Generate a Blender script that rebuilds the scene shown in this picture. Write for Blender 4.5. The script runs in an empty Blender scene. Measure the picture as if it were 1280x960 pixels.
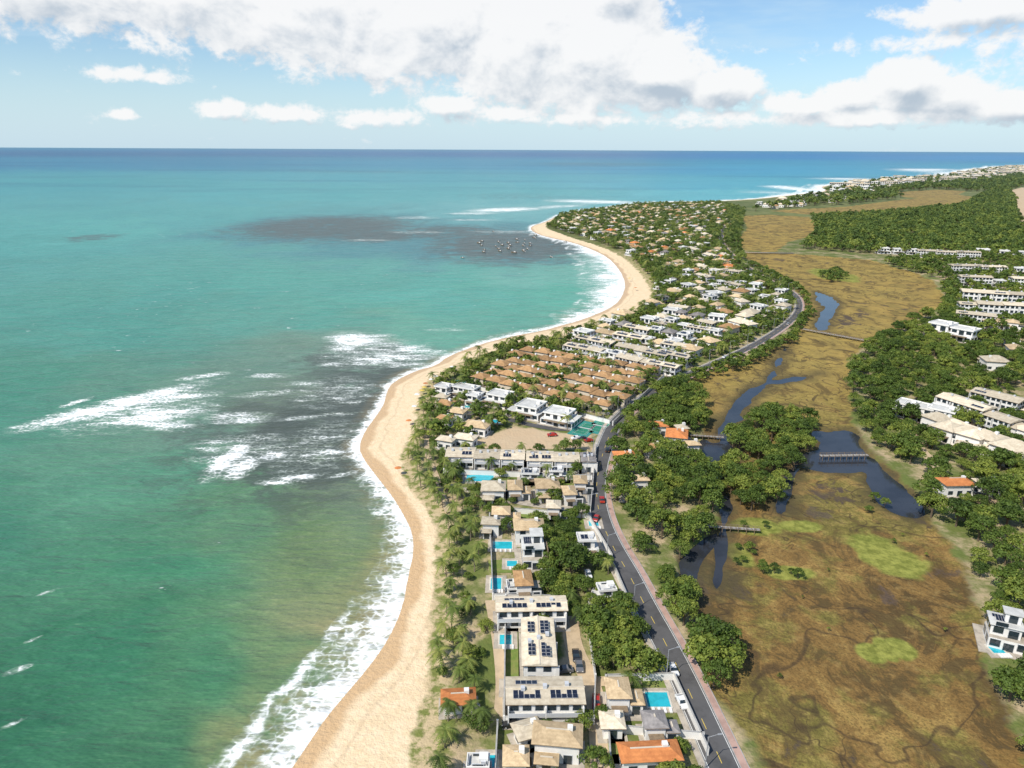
import bpy, math, random, numpy as np, time
from mathutils import Vector, Matrix
T0=time.time()
random.seed(7); rng=np.random.default_rng(7)
scene=bpy.context.scene
H=120.0; F=888.0; LZ=2.0
PITCH=math.radians(18.26); ROLL=math.radians(0.27)
R=Matrix.Rotation(math.pi/2-PITCH,4,'X')@Matrix.Rotation(ROLL,4,'Z')
cam_d=bpy.data.cameras.new("camera"); cam=bpy.data.objects.new("camera",cam_d)
scene.collection.objects.link(cam); cam.matrix_world=Matrix.Translation((0,0,H))@R
cam_d.sensor_width=36; cam_d.lens=36*F/1280; cam_d.clip_start=1; cam_d.clip_end=600000
scene.camera=cam
scene.view_settings.view_transform='Standard'; scene.view_settings.look='None'; scene.view_settings.exposure=0

# ---- projection: traced image pixels through the camera -> world metres on a level plane
def ray(u,v):
    return (R.to_3x3()@Vector(((u-640)/F,(480-v)/F,-1))).normalized()
def G(u,v,z=LZ):
    d=ray(u,v); dz=min(d.z,-0.0006); t=(z-H)/dz
    return (d.x*t,d.y*t)
def GP(pts,z=LZ): return np.array([G(u,v,z) for u,v in pts],dtype=np.float64)
def mx(u,v): a=G(u-1,v);b=G(u+1,v); return math.hypot(b[0]-a[0],b[1]-a[1])/2
def my(u,v): a=G(u,v-1);b=G(u,v+1); return math.hypot(b[0]-a[0],b[1]-a[1])/2

# ---- numpy noise
def _h(ix,iy,s):
    h=(ix.astype(np.int64)*374761393+iy.astype(np.int64)*668265263+s*1274126177)&0x7fffffff
    h=((h^(h>>13))*1274126177)&0x7fffffff
    return ((h^(h>>16))&0xffff)/65535.0
def vnoise(x,y,s=0):
    ix=np.floor(x);iy=np.floor(y);fx=x-ix;fy=y-iy
    fx=fx*fx*(3-2*fx);fy=fy*fy*(3-2*fy)
    a=_h(ix,iy,s);b=_h(ix+1,iy,s);c=_h(ix,iy+1,s);d=_h(ix+1,iy+1,s)
    return (a*(1-fx)+b*fx)*(1-fy)+(c*(1-fx)+d*fx)*fy
def fbm(x,y,s=0,o=4):
    r=0;a=.5;t=0
    for i in range(o): r=r+a*vnoise(x,y,s+i);t+=a;a*=.5;x=x*2.03;y=y*2.03
    return r/t
def sdf(px,py,poly):
    """signed distance, + inside"""
    n=len(poly);d2=np.full(px.shape,1e18);ins=np.zeros(px.shape,bool)
    for i in range(n):
        ax,ay=poly[i];bx,by=poly[(i+1)%n]
        ex,ey=bx-ax,by-ay;wx=px-ax;wy=py-ay
        t=np.clip((wx*ex+wy*ey)/(ex*ex+ey*ey+1e-9),0,1)
        d2=np.minimum(d2,(wx-ex*t)**2+(wy-ey*t)**2)
        if abs(ey)>1e-12:
            c=((ay>py)!=(by>py))&(px<ex*(py-ay)/ey+ax)
            ins^=c
    return np.where(ins,1,-1)*np.sqrt(d2)
def linedist(px,py,line):
    d2=np.full(px.shape,1e18)
    for i in range(len(line)-1):
        ax,ay=line[i];bx,by=line[i+1];ex,ey=bx-ax,by-ay;wx=px-ax;wy=py-ay
        t=np.clip((wx*ex+wy*ey)/(ex*ex+ey*ey+1e-9),0,1)
        d2=np.minimum(d2,(wx-ex*t)**2+(wy-ey*t)**2)
    return np.sqrt(d2)
def smooth(line,it=2):
    p=[tuple(q) for q in line]
    for _ in range(it):
        q=[p[0]]
        for a,b in zip(p[:-1],p[1:]):
            q.append((a[0]*.75+b[0]*.25,a[1]*.75+b[1]*.25));q.append((a[0]*.25+b[0]*.75,a[1]*.25+b[1]*.75))
        q.append(p[-1]);p=q
    return p

# ================= traced outlines =================
WATER=[(180,1400),(240,1200),(300,1050),(365,960),(385,930),(405,900),(430,870),(460,835),(485,800),(503,760),(510,720),(517,690),(515,665),(505,645),(490,620),(470,595),(455,575),(448,560),(455,540),(470,520),(480,505),(483,490),(490,478),(520,463),(545,457),(560,445),(600,430),(640,420),(680,413),(700,407),(720,402),(745,393),(768,382),(778,370),(782,355),(775,338),(760,322),(740,312),(715,303),(690,298),(672,293),(662,287),(665,282),(680,278),(690,273),(700,268),(730,262),(770,257),(800,254),(840,252),(880,252),(920,250),(950,248),(985,244),(1015,241),(1035,238),(1022,233.5),(1050,229),(1080,227),(1110,224),(1150,221),(1190,218),(1205,213),(1240,209),(1280,206.5),(1340,204),(1500,203)]
VEG=[(350,1400),(420,1200),(480,1050),(510,960),(515,930),(520,900),(530,860),(535,820),(535,790),(540,750),(545,700),(545,660),(540,640),(520,615),(507,600),(501,580),(503,560),(515,540),(520,520),(522,500),(526,485),(540,472),(560,458),(590,445),(640,432),(690,422),(730,412),(760,402),(785,392),(805,382),(815,370),(811,358),(800,340),(785,325),(765,313),(740,304),(715,297),(695,290),(682,285),(682,279),(693,273.5),(702,268.7),(730,262.5),(770,257.5),(800,254.5),(840,252.5),(880,252.4),(920,250.5),(950,248.5),(985,244.5),(1015,241.4),(1038,238.3),(1025,233.7),(1051,229.2),(1080,227.2),(1110,224.2),(1150,221.2),(1190,218.2),(1206,213.2),(1241,209.2),(1280,206.7),(1340,204.2),(1500,203.2)]
wl=smooth([G(u,v,0) for u,v in WATER],1); vl=smooth([G(u,v,LZ) for u,v in VEG],1)
BIG=4e5
def seaclose(l): return np.array(l+[(BIG,l[-1][1]),(BIG,BIG),(-BIG,BIG),(-BIG,-3000),(l[0][0],-3000)])
SEA=seaclose(wl); SEAV=seaclose(vl)
ROADL=smooth([G(u,v) for u,v in [(975,1120),(905,960),(880,905),(855,850),(830,800),(805,755),(785,715),(765,682),(751,650),(745,620),(747,590),(757,555),(770,525),(800,500),(840,478),(880,460),(915,445),(950,428),(985,405),(1000,388),(998,372),(985,362),(960,350),(935,335),(912,318),(900,300),(905,285)]],2)
MARSH=[GP(p) for p in [
 [(1000,1100),(960,980),(935,910),(905,880),(880,860),(868,790),(855,735),(848,695),(885,665),(902,630),(890,600),(860,590),(855,560),(880,545),(872,505),(852,482),(872,464),(930,450),(972,430),(1007,398),(1003,370),(980,350),(950,335),(925,318),(930,314),(1010,318),(1090,325),(1140,340),(1165,350),(1180,370),(1175,385),(1140,400),(1110,420),(1080,430),(1060,450),(1063,480),(1068,530),(1085,560),(1125,590),(1160,630),(1165,655),(1190,680),(1203,710),(1222,780),(1242,860),(1285,940),(1400,1100)],
 [(925,270),(960,268),(1010,271),(1020,280),(1015,295),(985,302),(970,315),(930,312),(920,300),(935,285)],
 [(960,263),(1060,258),(1120,250),(1195,243),(1225,247),(1190,258),(1100,266),(1010,268)],
 [(1120,240),(1170,237),(1210,238),(1190,246),(1130,247)],
]]
CLEAR=[GP(p) for p in [[(1262,238),(1278,234),(1330,242),(1400,300),(1350,330),(1290,305),(1274,270)],[(598,546),(640,532),(742,543),(740,562),(640,564),(560,560)],[(700,782),(722,782),(730,840),(696,838)]]]
LAG=[np.array(smooth([tuple(q) for q in GP(p+[p[0]])],1)) for p in [
 [(858,548),(880,545),(893,552),(908,540),(918,560),(905,590),(893,600),(878,592),(862,575)],
 [(895,545),(905,515),(925,495),(940,483),(962,474),(958,479),(942,489),(930,506),(921,528),(915,550)],
 [(958,474),(1000,469),(1035,463),(1002,472),(966,478)],
 [(960,474),(972,448),(985,427),(976,449),(966,470)],
 [(1020,536),(1068,536),(1078,560),(1090,570),(1115,592),(1150,625),(1155,645),(1120,640),(1095,622),(1080,600),(1085,585),(1060,588),(1020,585),(1000,580),(990,610),(978,640),(970,635),(975,600),(1000,566),(1025,556)],
 [(1018,362),(1045,372),(1047,382),(1035,395),(1033,408),(1022,412),(1025,395),(1032,380),(1018,368)],
 [(902,630),(912,605),(910,640),(904,690),(898,725),(895,735),(899,690)],
 [(852,700),(875,675),(903,655),(880,688),(868,712),(862,755),(853,738)],
]]
ALG=[(1112,693,36,24),(1108,808,12,13),(1127,808,17,12),(1090,812,18,10),(926,690,16,14),(985,712,30,8),(1043,343,22,7),(940,655,28,10),(1000,655,22,7)]
WETP=[(1108,742,12,16),(1180,714,22,7),(876,740,14,40),(1020,640,26,10)]

def vsets(px,py):
    m=np.full(px.shape,-1e9)
    for p in MARSH: m=np.maximum(m,sdf(px,py,p))
    l=np.full(px.shape,-1e9)
    for p in LAG: l=np.maximum(l,sdf(px,py,p))
    c=np.full(px.shape,-1e9)
    for p in CLEAR: c=np.maximum(c,sdf(px,py,p))
    l=l+(fbm(px/11,py/14,77)-.5)*np.clip(py*.022,4,9)
    return m,l,c
def grid(nv,nt):
    vs=np.concatenate([np.linspace(187.35,1000,int(nv*.85)),np.linspace(1012,1600,nv-int(nv*.85))])
    a=np.arctan((vs-480)/F)+PITCH
    y=np.concatenate([H/np.tan(a),[0,-70]])
    t=np.linspace(-1.15,1.15,nt)
    Y=np.repeat(y[:,None],nt,1); X=t[None,:]*(np.abs(Y)+90)
    return X,Y
def gridmesh(name,X,Y,Z,attrs,cols,mat):
    nr,nc=X.shape
    me=bpy.data.meshes.new(name)
    co=np.stack([X,Y,Z],-1).reshape(-1,3).astype(np.float32)
    idx=np.arange(nr*nc).reshape(nr,nc)
    q=np.stack([idx[:-1,:-1],idx[:-1,1:],idx[1:,1:],idx[1:,:-1]],-1).reshape(-1,4)[:, ::-1]
    me.vertices.add(len(co)); me.vertices.foreach_set("co",co.ravel())
    me.loops.add(q.size); me.loops.foreach_set("vertex_index",q.ravel().astype(np.int32))
    me.polygons.add(len(q)); me.polygons.foreach_set("loop_start",np.arange(0,q.size,4,dtype=np.int32))
    me.update(calc_edges=True); me.validate()
    for k,a in attrs.items():
        at=me.attributes.new(k,'FLOAT','POINT'); at.data.foreach_set("value",a.ravel().astype(np.float32))
    for k,a in cols.items():
        at=me.attributes.new(k,'FLOAT_COLOR','POINT'); at.data.foreach_set("color",np.concatenate([a.reshape(-1,3),np.ones((a.size//3,1))],1).astype(np.float32).ravel())
    me.polygons.foreach_set("use_smooth",np.ones(len(q),bool))
    me.materials.append(mat)
    ob=bpy.data.objects.new(name,me); scene.collection.objects.link(ob)
    if me.polygons[0].normal.z<0: me.flip_normals()
    return ob

# ================= node helper =================
class NT:
    def __init__(s,tree): s.t=tree; s.n=tree.nodes; s.l=tree.links
    def link(s,v,sock):
        if v is None: return
        if isinstance(v,(int,float)): sock.default_value=v
        elif isinstance(v,(tuple,list)):
            sock.default_value=(tuple(v)+(1,))[:4] if len(sock.default_value)==4 else tuple(v)[:3]
        else: s.l.new(v,sock)
    def new(s,t,**k):
        n=s.n.new(t)
        for a,b in k.items(): setattr(n,a,b)
        return n
    def m(s,op,a,b=None,c=None,clamp=False):
        n=s.new('ShaderNodeMath',operation=op,use_clamp=clamp)
        s.link(a,n.inputs[0]);s.link(b,n.inputs[1]);s.link(c,n.inputs[2]);return n.outputs[0]
    def vm(s,op,a,b=None):
        n=s.new('ShaderNodeVectorMath',operation=op)
        s.link(a,n.inputs[0]);s.link(b,n.inputs[1]); return n.outputs['Value'] if op in('LENGTH','DOT_PRODUCT') else n.outputs[0]
    def noise(s,vec,scale,detail=4,rough=.55,dist=0):
        n=s.new('ShaderNodeTexNoise'); s.link(vec,n.inputs['Vector'])
        n.inputs['Scale'].default_value=scale;n.inputs['Detail'].default_value=detail;n.inputs['Roughness'].default_value=rough;n.inputs['Distortion'].default_value=dist
        return n.outputs['Fac']
    def vor(s,vec,scale,feature='F1'):
        n=s.new('ShaderNodeTexVoronoi',feature=feature); s.link(vec,n.inputs['Vector']); n.inputs['Scale'].default_value=scale
        return n.outputs['Distance']
    def mix(s,f,a,b,bt='MIX'):
        n=s.new('ShaderNodeMix',data_type='RGBA',blend_type=bt); s.link(f,n.inputs[0]);s.link(a,n.inputs[6]);s.link(b,n.inputs[7]);return n.outputs[2]
    def mr(s,v,a,b,c=0.,d=1.,it='SMOOTHSTEP'):
        n=s.new('ShaderNodeMapRange',interpolation_type=it); s.link(v,n.inputs[0])
        for i,x in enumerate((a,b,c,d)): s.link(x,n.inputs[i+1])
        return n.outputs[0]
    def attr(s,name,out='Fac'):
        n=s.new('ShaderNodeAttribute',attribute_name=name); return n.outputs[out]
    def sc(s,vec,v): return s.vm('MULTIPLY',vec,v)
    def bump(s,h,strength,dist):
        n=s.new('ShaderNodeBump'); s.link(h,n.inputs['Height']);n.inputs['Strength'].default_value=strength;n.inputs['Distance'].default_value=dist;return n.outputs[0]
def newmat(name):
    m=bpy.data.materials.new(name); m.use_nodes=True; nt=NT(m.node_tree)
    return m,nt,m.node_tree.nodes['Principled BSDF']
def s2l(c): 
    c=np.array(c,dtype=float)/255; return np.where(c<.04045,c/12.92,((c+.055)/1.055)**2.4)

def simple(name,col,rough=.7,ns=.6,na=.25,rand=.0,bump=0.,spec=.3,metal=0.,col2=None,obj=True):
    m,nt,b=newmat(name)
    tc=nt.new('ShaderNodeTexCoord').outputs['Object']
    n=nt.noise(tc,ns,4,.7)
    c2=col2 or tuple(x*(1-na) for x in col)
    c=nt.mix(nt.mr(n,.35,.66),c2,col)
    c=nt.mix(nt.mr(n,.52,.6,0.,na*.4),c,tuple(x*.6 for x in col))
    if rand:
        r=nt.new('ShaderNodeObjectInfo').outputs['Random']
        k=nt.mr(r,0.,1.,1-rand,1+rand*.6,'LINEAR')
        c=nt.vm('SCALE',c) ; sn=c.node; nt.link(k,sn.inputs['Scale'])
    nt.link(c,b.inputs['Base Color']); b.inputs['Roughness'].default_value=rough
    b.inputs['Specular IOR Level'].default_value=spec; b.inputs['Metallic'].default_value=metal
    return m
def roofmat(name,col,col2,rand=.25,period=.45):
    m,nt,b=newmat(name)
    tc=nt.new('ShaderNodeTexCoord').outputs['Object']
    n=nt.noise(tc,.6,5,.75)
    w=nt.new('ShaderNodeTexWave',bands_direction='Z'); nt.link(tc,w.inputs[0]); w.inputs['Scale'].default_value=.314/period*1.6; w.inputs['Distortion'].default_value=.6; w.inputs['Detail'].default_value=0
    c=nt.mix(nt.mr(n,.3,.65),col2,col); c=nt.mix(nt.mr(n,.55,.7,0.,.3),c,tuple(min(1,x*1.25) for x in col))
    c=nt.mix(nt.m('MULTIPLY',w.outputs['Fac'],.22),c,tuple(x*.5 for x in col))
    r=nt.new('ShaderNodeObjectInfo').outputs['Random']; k=nt.mr(r,0.,1.,1-rand,1+rand*.5,'LINEAR')
    c=nt.vm('SCALE',c); nt.link(k,c.node.inputs['Scale'])
    nt.link(c,b.inputs['Base Color']); b.inputs['Roughness'].default_value=.85; b.inputs['Specular IOR Level'].default_value=.2
    return m
MT=dict(
 wall=simple('white_plaster',(.80,.78,.74),.8,.25,.12,.08),
 cream=simple('cream_plaster',(.64,.56,.44),.8,.25,.15,.1),
 slab=simple('flat_roof_membrane',(.66,.65,.61),.8,.2,.3,.15),
 rgray=roofmat('grey_tile_roof',(.30,.275,.26),(.18,.165,.16)),
 rtan=roofmat('tan_tile_roof',(.64,.48,.29),(.43,.31,.18),.3),
 rpale=roofmat('pale_tile_roof',(.70,.61,.46),(.51,.42,.30),.3),
 rbrown=roofmat('thatch_brown_roof',(.46,.275,.13),(.28,.16,.075),.3),
 rorange=roofmat('terracotta_roof',(.68,.26,.09),(.48,.17,.06)),
 solar=simple('solar_panel_glass',(.018,.024,.045),.18,1.,.4,spec=.6),
 frame=simple('aluminium_frame',(.55,.56,.58),.4,1.,.1),
 glass=simple('window_glass',(.03,.045,.055),.1,.7,.4,spec=.7),
 wood=simple('weathered_wood',(.27,.20,.13),.8,1.5,.4),
 paving=simple('pale_paving',(.50,.44,.36),.85,.4,.35),
 asphalt=simple('asphalt',(.115,.112,.112),.85,.12,.35),
 kerb=simple('concrete_kerb',(.42,.41,.39),.85,.5,.3),
 cycle=simple('pink_cycle_path',(.50,.33,.27),.85,.3,.3),
 paint=simple('road_paint',(.75,.75,.72),.7,2.,.2),
 ypaint=simple('yellow_road_paint',(.65,.48,.10),.7,2.,.2),
 pool=simple('pool_water',(.03,.46,.56),.08,.4,.25,spec=.5),
 poolrim=simple('pool_coping',(.62,.58,.50),.7,1.,.2),
 court=simple('tennis_court_green',(.03,.22,.14),.8,.3,.2),
 courtr=simple('tennis_court_teal',(.04,.26,.22),.8,.3,.2),
 lawn=simple('lawn_grass',(.14,.21,.04),.9,.3,.4,col2=(.22,.22,.07)),
 bark=simple('tree_bark',(.16,.12,.08),.9,2.,.4),
 palmbark=simple('palm_bark',(.27,.22,.16),.9,2.,.4),
 rubber=simple('tyre_rubber',(.02,.02,.02),.8,4.,.2),
 metal=simple('lamp_metal',(.35,.36,.37),.45,2.,.2),
 soil=simple('bare_soil',(.56,.43,.28),.9,.2,.3),
)
def leafmat(name,c1,c2,c3,haze=0.):
    m,nt,b=newmat(name)
    sh=nt.attr('shade'); r=nt.new('ShaderNodeObjectInfo').outputs['Random']
    pos=nt.new('ShaderNodeNewGeometry').outputs['Position']
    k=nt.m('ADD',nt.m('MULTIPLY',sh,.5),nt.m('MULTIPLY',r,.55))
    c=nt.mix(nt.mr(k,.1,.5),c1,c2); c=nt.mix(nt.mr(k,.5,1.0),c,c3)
    y=nt.new('ShaderNodeSeparateXYZ'); nt.link(pos,y.inputs[0])
    c=nt.mix(nt.mr(y.outputs[1],500.,9000.,0.,.6,'LINEAR'),c,(.24,.30,.27))  # aerial haze painted into leaf colour, stronger with world Y
    nt.link(c,b.inputs['Base Color']); b.inputs['Roughness'].default_value=.6; b.inputs['Specular IOR Level'].default_value=.25
    tr=nt.new('ShaderNodeBsdfTranslucent'); nt.link(c,tr.inputs[0])
    mx_=nt.new('ShaderNodeMixShader'); mx_.inputs[0].default_value=.25
    nt.l.new(b.outputs[0],mx_.inputs[1]);nt.l.new(tr.outputs[0],mx_.inputs[2]);nt.l.new(mx_.outputs[0],nt.n['Material Output'].inputs[0])
    return m
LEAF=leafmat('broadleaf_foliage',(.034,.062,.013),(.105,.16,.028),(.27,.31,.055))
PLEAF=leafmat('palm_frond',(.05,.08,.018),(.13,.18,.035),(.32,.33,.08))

# ================= terrain =================
def terrain_material():
    m,nt,b=newmat('coastal_ground')
    pos=nt.new('ShaderNodeNewGeometry').outputs['Position']
    sx=nt.new('ShaderNodeSeparateXYZ'); nt.link(pos,sx.inputs[0]); Yc=sx.outputs[1]
    sea,veg,mar,lag,alg,clr,wtp=[nt.attr(k) for k in('sdsea','sdveg','sdmarsh','sdlag','algae','sdclear','wetpatch')]
    nA=nt.noise(pos,.010,5,.6); nB=nt.noise(pos,.06,5,.65); nC=nt.noise(pos,.35,4,.65); nD=nt.noise(pos,1.6,3,.7)
    town=nt.mix(nt.mr(nB,.42,.62),(.12,.15,.038),(.44,.34,.21)); town=nt.mix(nt.mr(nC,.45,.7,0.,.85),town,(.14,.16,.042))
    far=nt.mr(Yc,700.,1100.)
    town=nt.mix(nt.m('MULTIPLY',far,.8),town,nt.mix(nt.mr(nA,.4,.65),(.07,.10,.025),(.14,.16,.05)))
    # marsh
    mB=nt.noise(nt.sc(pos,(1,.7,1)),.075,7,.74,.9)
    k=nt.m('ADD',nt.m('MULTIPLY',nA,.35),nt.m('MULTIPLY',mB,.65))
    mc=nt.mix(nt.mr(k,.42,.49),(.080,.050,.020),(.215,.128,.040)); mc=nt.mix(nt.mr(k,.50,.57),mc,(.34,.22,.068))
    ol=nt.m('ADD',nt.m('MULTIPLY',nB,.6),nt.m('MULTIPLY',nA,.4))
    mc=nt.mix(nt.mr(ol,.47,.55,0.,.78),mc,nt.mix(nt.mr(nC,.35,.65),(.120,.118,.027),(.25,.215,.055)))
    mc=nt.mix(nt.mr(nD,.4,.72,0.,.65),mc,(.065,.045,.018)); mc=nt.mix(nt.mr(nC,.52,.70,0.,.3),mc,(.37,.26,.095))
    mc=nt.mix(nt.mr(Yc,230.,420.,0.,.62),mc,nt.mix(nt.mr(nB,.4,.6),(.27,.21,.06),(.43,.29,.08))); mc=nt.mix(nt.mr(mB,.49,.41,0.,.7),mc,(.11,.075,.028))
    cr=nt.noise(pos,.016,3,.6,1.0); line=nt.mr(nt.m('ABSOLUTE',nt.m('SUBTRACT',cr,.5)),.001,.010,.65,0.)
    cr2=nt.noise(pos,.045,2,.6,1.4); line2=nt.m('MULTIPLY',nt.mr(nt.m('ABSOLUTE',nt.m('SUBTRACT',cr2,.48)),.001,.014,.75,0.),nt.mr(nA,.46,.54))
    mc=nt.mix(nt.m('MAXIMUM',line,line2),mc,(.05,.034,.020))
    pud=nt.mr(nt.m('ADD',nt.m('MULTIPLY',mB,.6),nt.m('MULTIPLY',cr,.4)),.37,.43,1.,0.)
    wn=nt.m('ADD',nt.m('MULTIPLY',nt.m('SUBTRACT',mB,.5),5.),nt.m('MULTIPLY',nt.m('SUBTRACT',nC,.5),2.))
    pud=nt.m('MAXIMUM',pud,nt.m('MULTIPLY',nt.mr(nt.m('ADD',wtp,wn),.5,1.2),nt.mr(wtp,0.,.5))); mc=nt.mix(nt.m('MULTIPLY',pud,.75),mc,(.072,.055,.050))
    mc=nt.mix(nt.mr(nt.m('ADD',alg,nt.m('MULTIPLY',nt.m('SUBTRACT',nB,.5),1.6)),.25,.6,0.,.9),mc,nt.mix(nt.mr(nC,.35,.65),(.15,.17,.030),(.29,.30,.065)))
    mud=nt.mr(nt.m('ADD',lag,nt.m('MULTIPLY',nt.m('SUBTRACT',nB,.5),16.)),-10.,1.); mc=nt.mix(nt.m('MULTIPLY',mud,.85),mc,(.075,.06,.03))
    dm=nt.m('ADD',mar,nt.m('MULTIPLY',nt.m('SUBTRACT',nB,.5),16.))
    c=nt.mix(nt.mr(dm,-1.5,1.5),town,mc)
    dc=nt.m('ADD',clr,nt.m('MULTIPLY',nt.m('SUBTRACT',nB,.5),14.)); c=nt.mix(nt.mr(dc,-1.,2.,0.,.9),c,nt.mix(nB,(.66,.52,.37),(.46,.31,.17)))
    # beach
    dv=nt.m('ADD',veg,nt.m('MULTIPLY',nt.m('SUBTRACT',nt.noise(pos,.14,4,.7),.5),nt.mr(Yc,100.,900.,7.,14.)))
    dry=nt.mix(nt.mr(nC,.35,.65),(.70,.535,.335),(.76,.60,.40)); dry=nt.mix(nt.mr(nD,.45,.8,0.,.35),dry,(.58,.43,.27))
    wetd=nt.m('ADD',sea,nt.m('MULTIPLY',nt.m('SUBTRACT',nt.noise(pos,.05,2),.5),9.))
    wet=nt.mr(wetd,3.,5.5,1.,0.); sand=nt.mix(nt.m('MULTIPLY',wet,.85),dry,(.54,.35,.18))
    wr=nt.mr(nt.m('ABSOLUTE',nt.m('SUBTRACT',wetd,8.5)),.2,.8,.35,0.); sand=nt.mix(wr,sand,(.50,.37,.23))
    inl=nt.mr(dv,-1.2,1.2)
    dune=nt.mix(nt.mr(nC,.42,.6),(.50,.39,.23),(.17,.19,.05))
    c=nt.mix(nt.m('MULTIPLY',nt.mr(dv,4.,10.,1.,0.),nt.mr(Yc,700.,1000.,1.,0.)),c,dune)
    c=nt.mix(inl,sand,c)
    c=nt.mix(nt.mr(Yc,900.,9000.,0.,.45,'LINEAR'),c,(.28,.34,.34))  # distance haze tinted into the ground colour along Y
    nt.link(c,b.inputs['Base Color'])
    nt.link(nt.mr(nt.m('MULTIPLY',wet,nt.m('SUBTRACT',1.,inl)),0.,1.,.92,.35),b.inputs['Roughness'])
    b.inputs['Specular IOR Level'].default_value=.2
    nt.link(nt.bump(nt.noise(pos,.6,3,.7),.7,.7),b.inputs['Normal'])
    return m
X,Y=grid(620,760)
sea=-sdf(X,Y,SEA); veg=-sdf(X,Y,SEAV); mar,lag,clr=vsets(X,Y)
def ell(lst):
    o=np.zeros(X.shape)
    for u,v,a,b_ in lst:
        cx,cy=G(u,v); r=np.sqrt(((X-cx)/(a*mx(u,v)))**2+((Y-cy)/(b_*my(u,v)))**2); o=np.maximum(o,np.clip(1.5-r,0,1))
    return o
alg=ell(ALG); wtp=ell(WETP)
rough=fbm(X/9,Y/9,3)
Z=np.where(sea<0,np.maximum(sea*.12,-4),np.minimum(sea*.075,LZ-.05))
Z=np.where(sea>27,LZ-.05-.12*rough*np.clip((sea-27)/10,0,1),Z)
Z=np.where((mar>-1)&(sea>30),LZ-.05-np.clip((mar+1)*.15,0,.7)-.25*rough*np.clip(mar*.2,0,1),Z)
Z=np.where((lag>-1)&(sea>30)&(mar>-8),np.minimum(Z,LZ-.9-np.clip((lag+1)*.55,0,1.6)),Z)
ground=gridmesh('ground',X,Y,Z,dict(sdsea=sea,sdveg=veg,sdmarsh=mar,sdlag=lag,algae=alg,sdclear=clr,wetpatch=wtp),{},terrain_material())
print('terrain',time.time()-T0)

# ================= sea =================
def idw(X,Y,pts,p=3.2):
    A=X/(np.abs(Y)+60); B=np.log(np.abs(Y)+60)*.9
    W=0;C=0
    for (u,v,*c) in pts:
        x,y=G(u,v,0); a=x/(abs(y)+60); b=math.log(abs(y)+60)*.9
        w=1/(((A-a)**2+(B-b)**2)**(p/2)+1e-5); W=W+w; C=C+w[...,None]*np.array(c,dtype=float)
    return C/W[...,None]
SC=[(0,192,18,92,130),(640,193,14,98,142),(1000,195,24,112,160),(1240,197,35,125,170),(200,205,28,118,145),(640,206,35,130,155),(900,212,55,145,170),(-200,205,25,110,140),
(100,228,62,146,146),(500,222,62,148,156),(850,232,75,158,170),(400,242,72,156,154),(650,240,78,158,158),(900,243,95,172,175),
(0,300,76,150,138),(100,290,84,160,148),(250,270,78,154,147),(400,285,68,128,132),(650,262,105,166,163),(650,308,78,130,136),(550,300,72,130,134),(550,360,86,160,144),(700,375,86,162,140),(740,340,105,166,148),
(300,360,80,152,136),(100,400,78,146,128),(450,380,86,154,136),(550,415,100,158,136),(450,445,118,142,122),(350,510,108,122,104),(420,560,112,122,101),(455,500,114,117,100),(250,520,106,138,117),
(180,590,88,140,112),(0,500,74,134,110),(300,650,96,134,100),(400,680,114,133,91),(460,700,136,138,98),(200,700,74,130,98),(0,650,68,124,98),(100,850,62,118,88),(250,850,76,127,93),(350,820,112,135,95),(420,780,142,140,102),(0,950,56,108,80),(200,940,72,118,86),(290,920,115,133,93),(-200,800,60,114,88),(-200,400,72,142,125)]
X,Y=grid(480,560)
sd=sdf(X,Y,SEA)
wx=X+ (fbm(X/40,Y/60,11)-.5)*np.clip(Y*.18,28,300); wy=Y+(fbm(X/50,Y/50,15)-.5)*np.clip(Y*.34,50,500)
col=idw(wx,wy,SC); col=s2l(col)
FW=[(365,960,13),(460,835,12),(510,720,9),(515,665,7),(450,565,5),(483,490,4),(560,445,4),(680,413,6),(745,393,22),(780,360,36),(760,322,30),(700,300,14),(662,286,5),(730,262,8),(900,251,18),(1030,238,50),(1200,215,90)]
W=idw(X,Y,FW)[...,0]
wob=(fbm(X/14,Y/14,21)-.5)
q=sd/W+wob*.9
foam=np.clip(1.2-q*.88,0,1)
foam=np.maximum(foam,.85*np.exp(-((q-1.25)/.16)**2)*np.clip(fbm(X/25,Y/25,31)*3-1,0,1))
def blobs(lst,soft=1.5):
    o=np.zeros(X.shape)
    for it in lst:
        u,v,a,b_=it[:4]; amp=it[4] if len(it)>4 else 1; rot=math.radians(it[5]) if len(it)>5 else 0
        cx,cy=G(u,v,0); sx_,sy_=mx(u,v),my(u,v)
        dx=(X-cx)/sx_; dy=-(Y-cy)/sy_
        ex=(dx*math.cos(rot)+dy*math.sin(rot))/a; ey=(-dx*math.sin(rot)+dy*math.cos(rot))/b_
        o=np.maximum(o,amp*np.clip(soft-np.sqrt(ex*ex+ey*ey),0,1))
    return o
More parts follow.
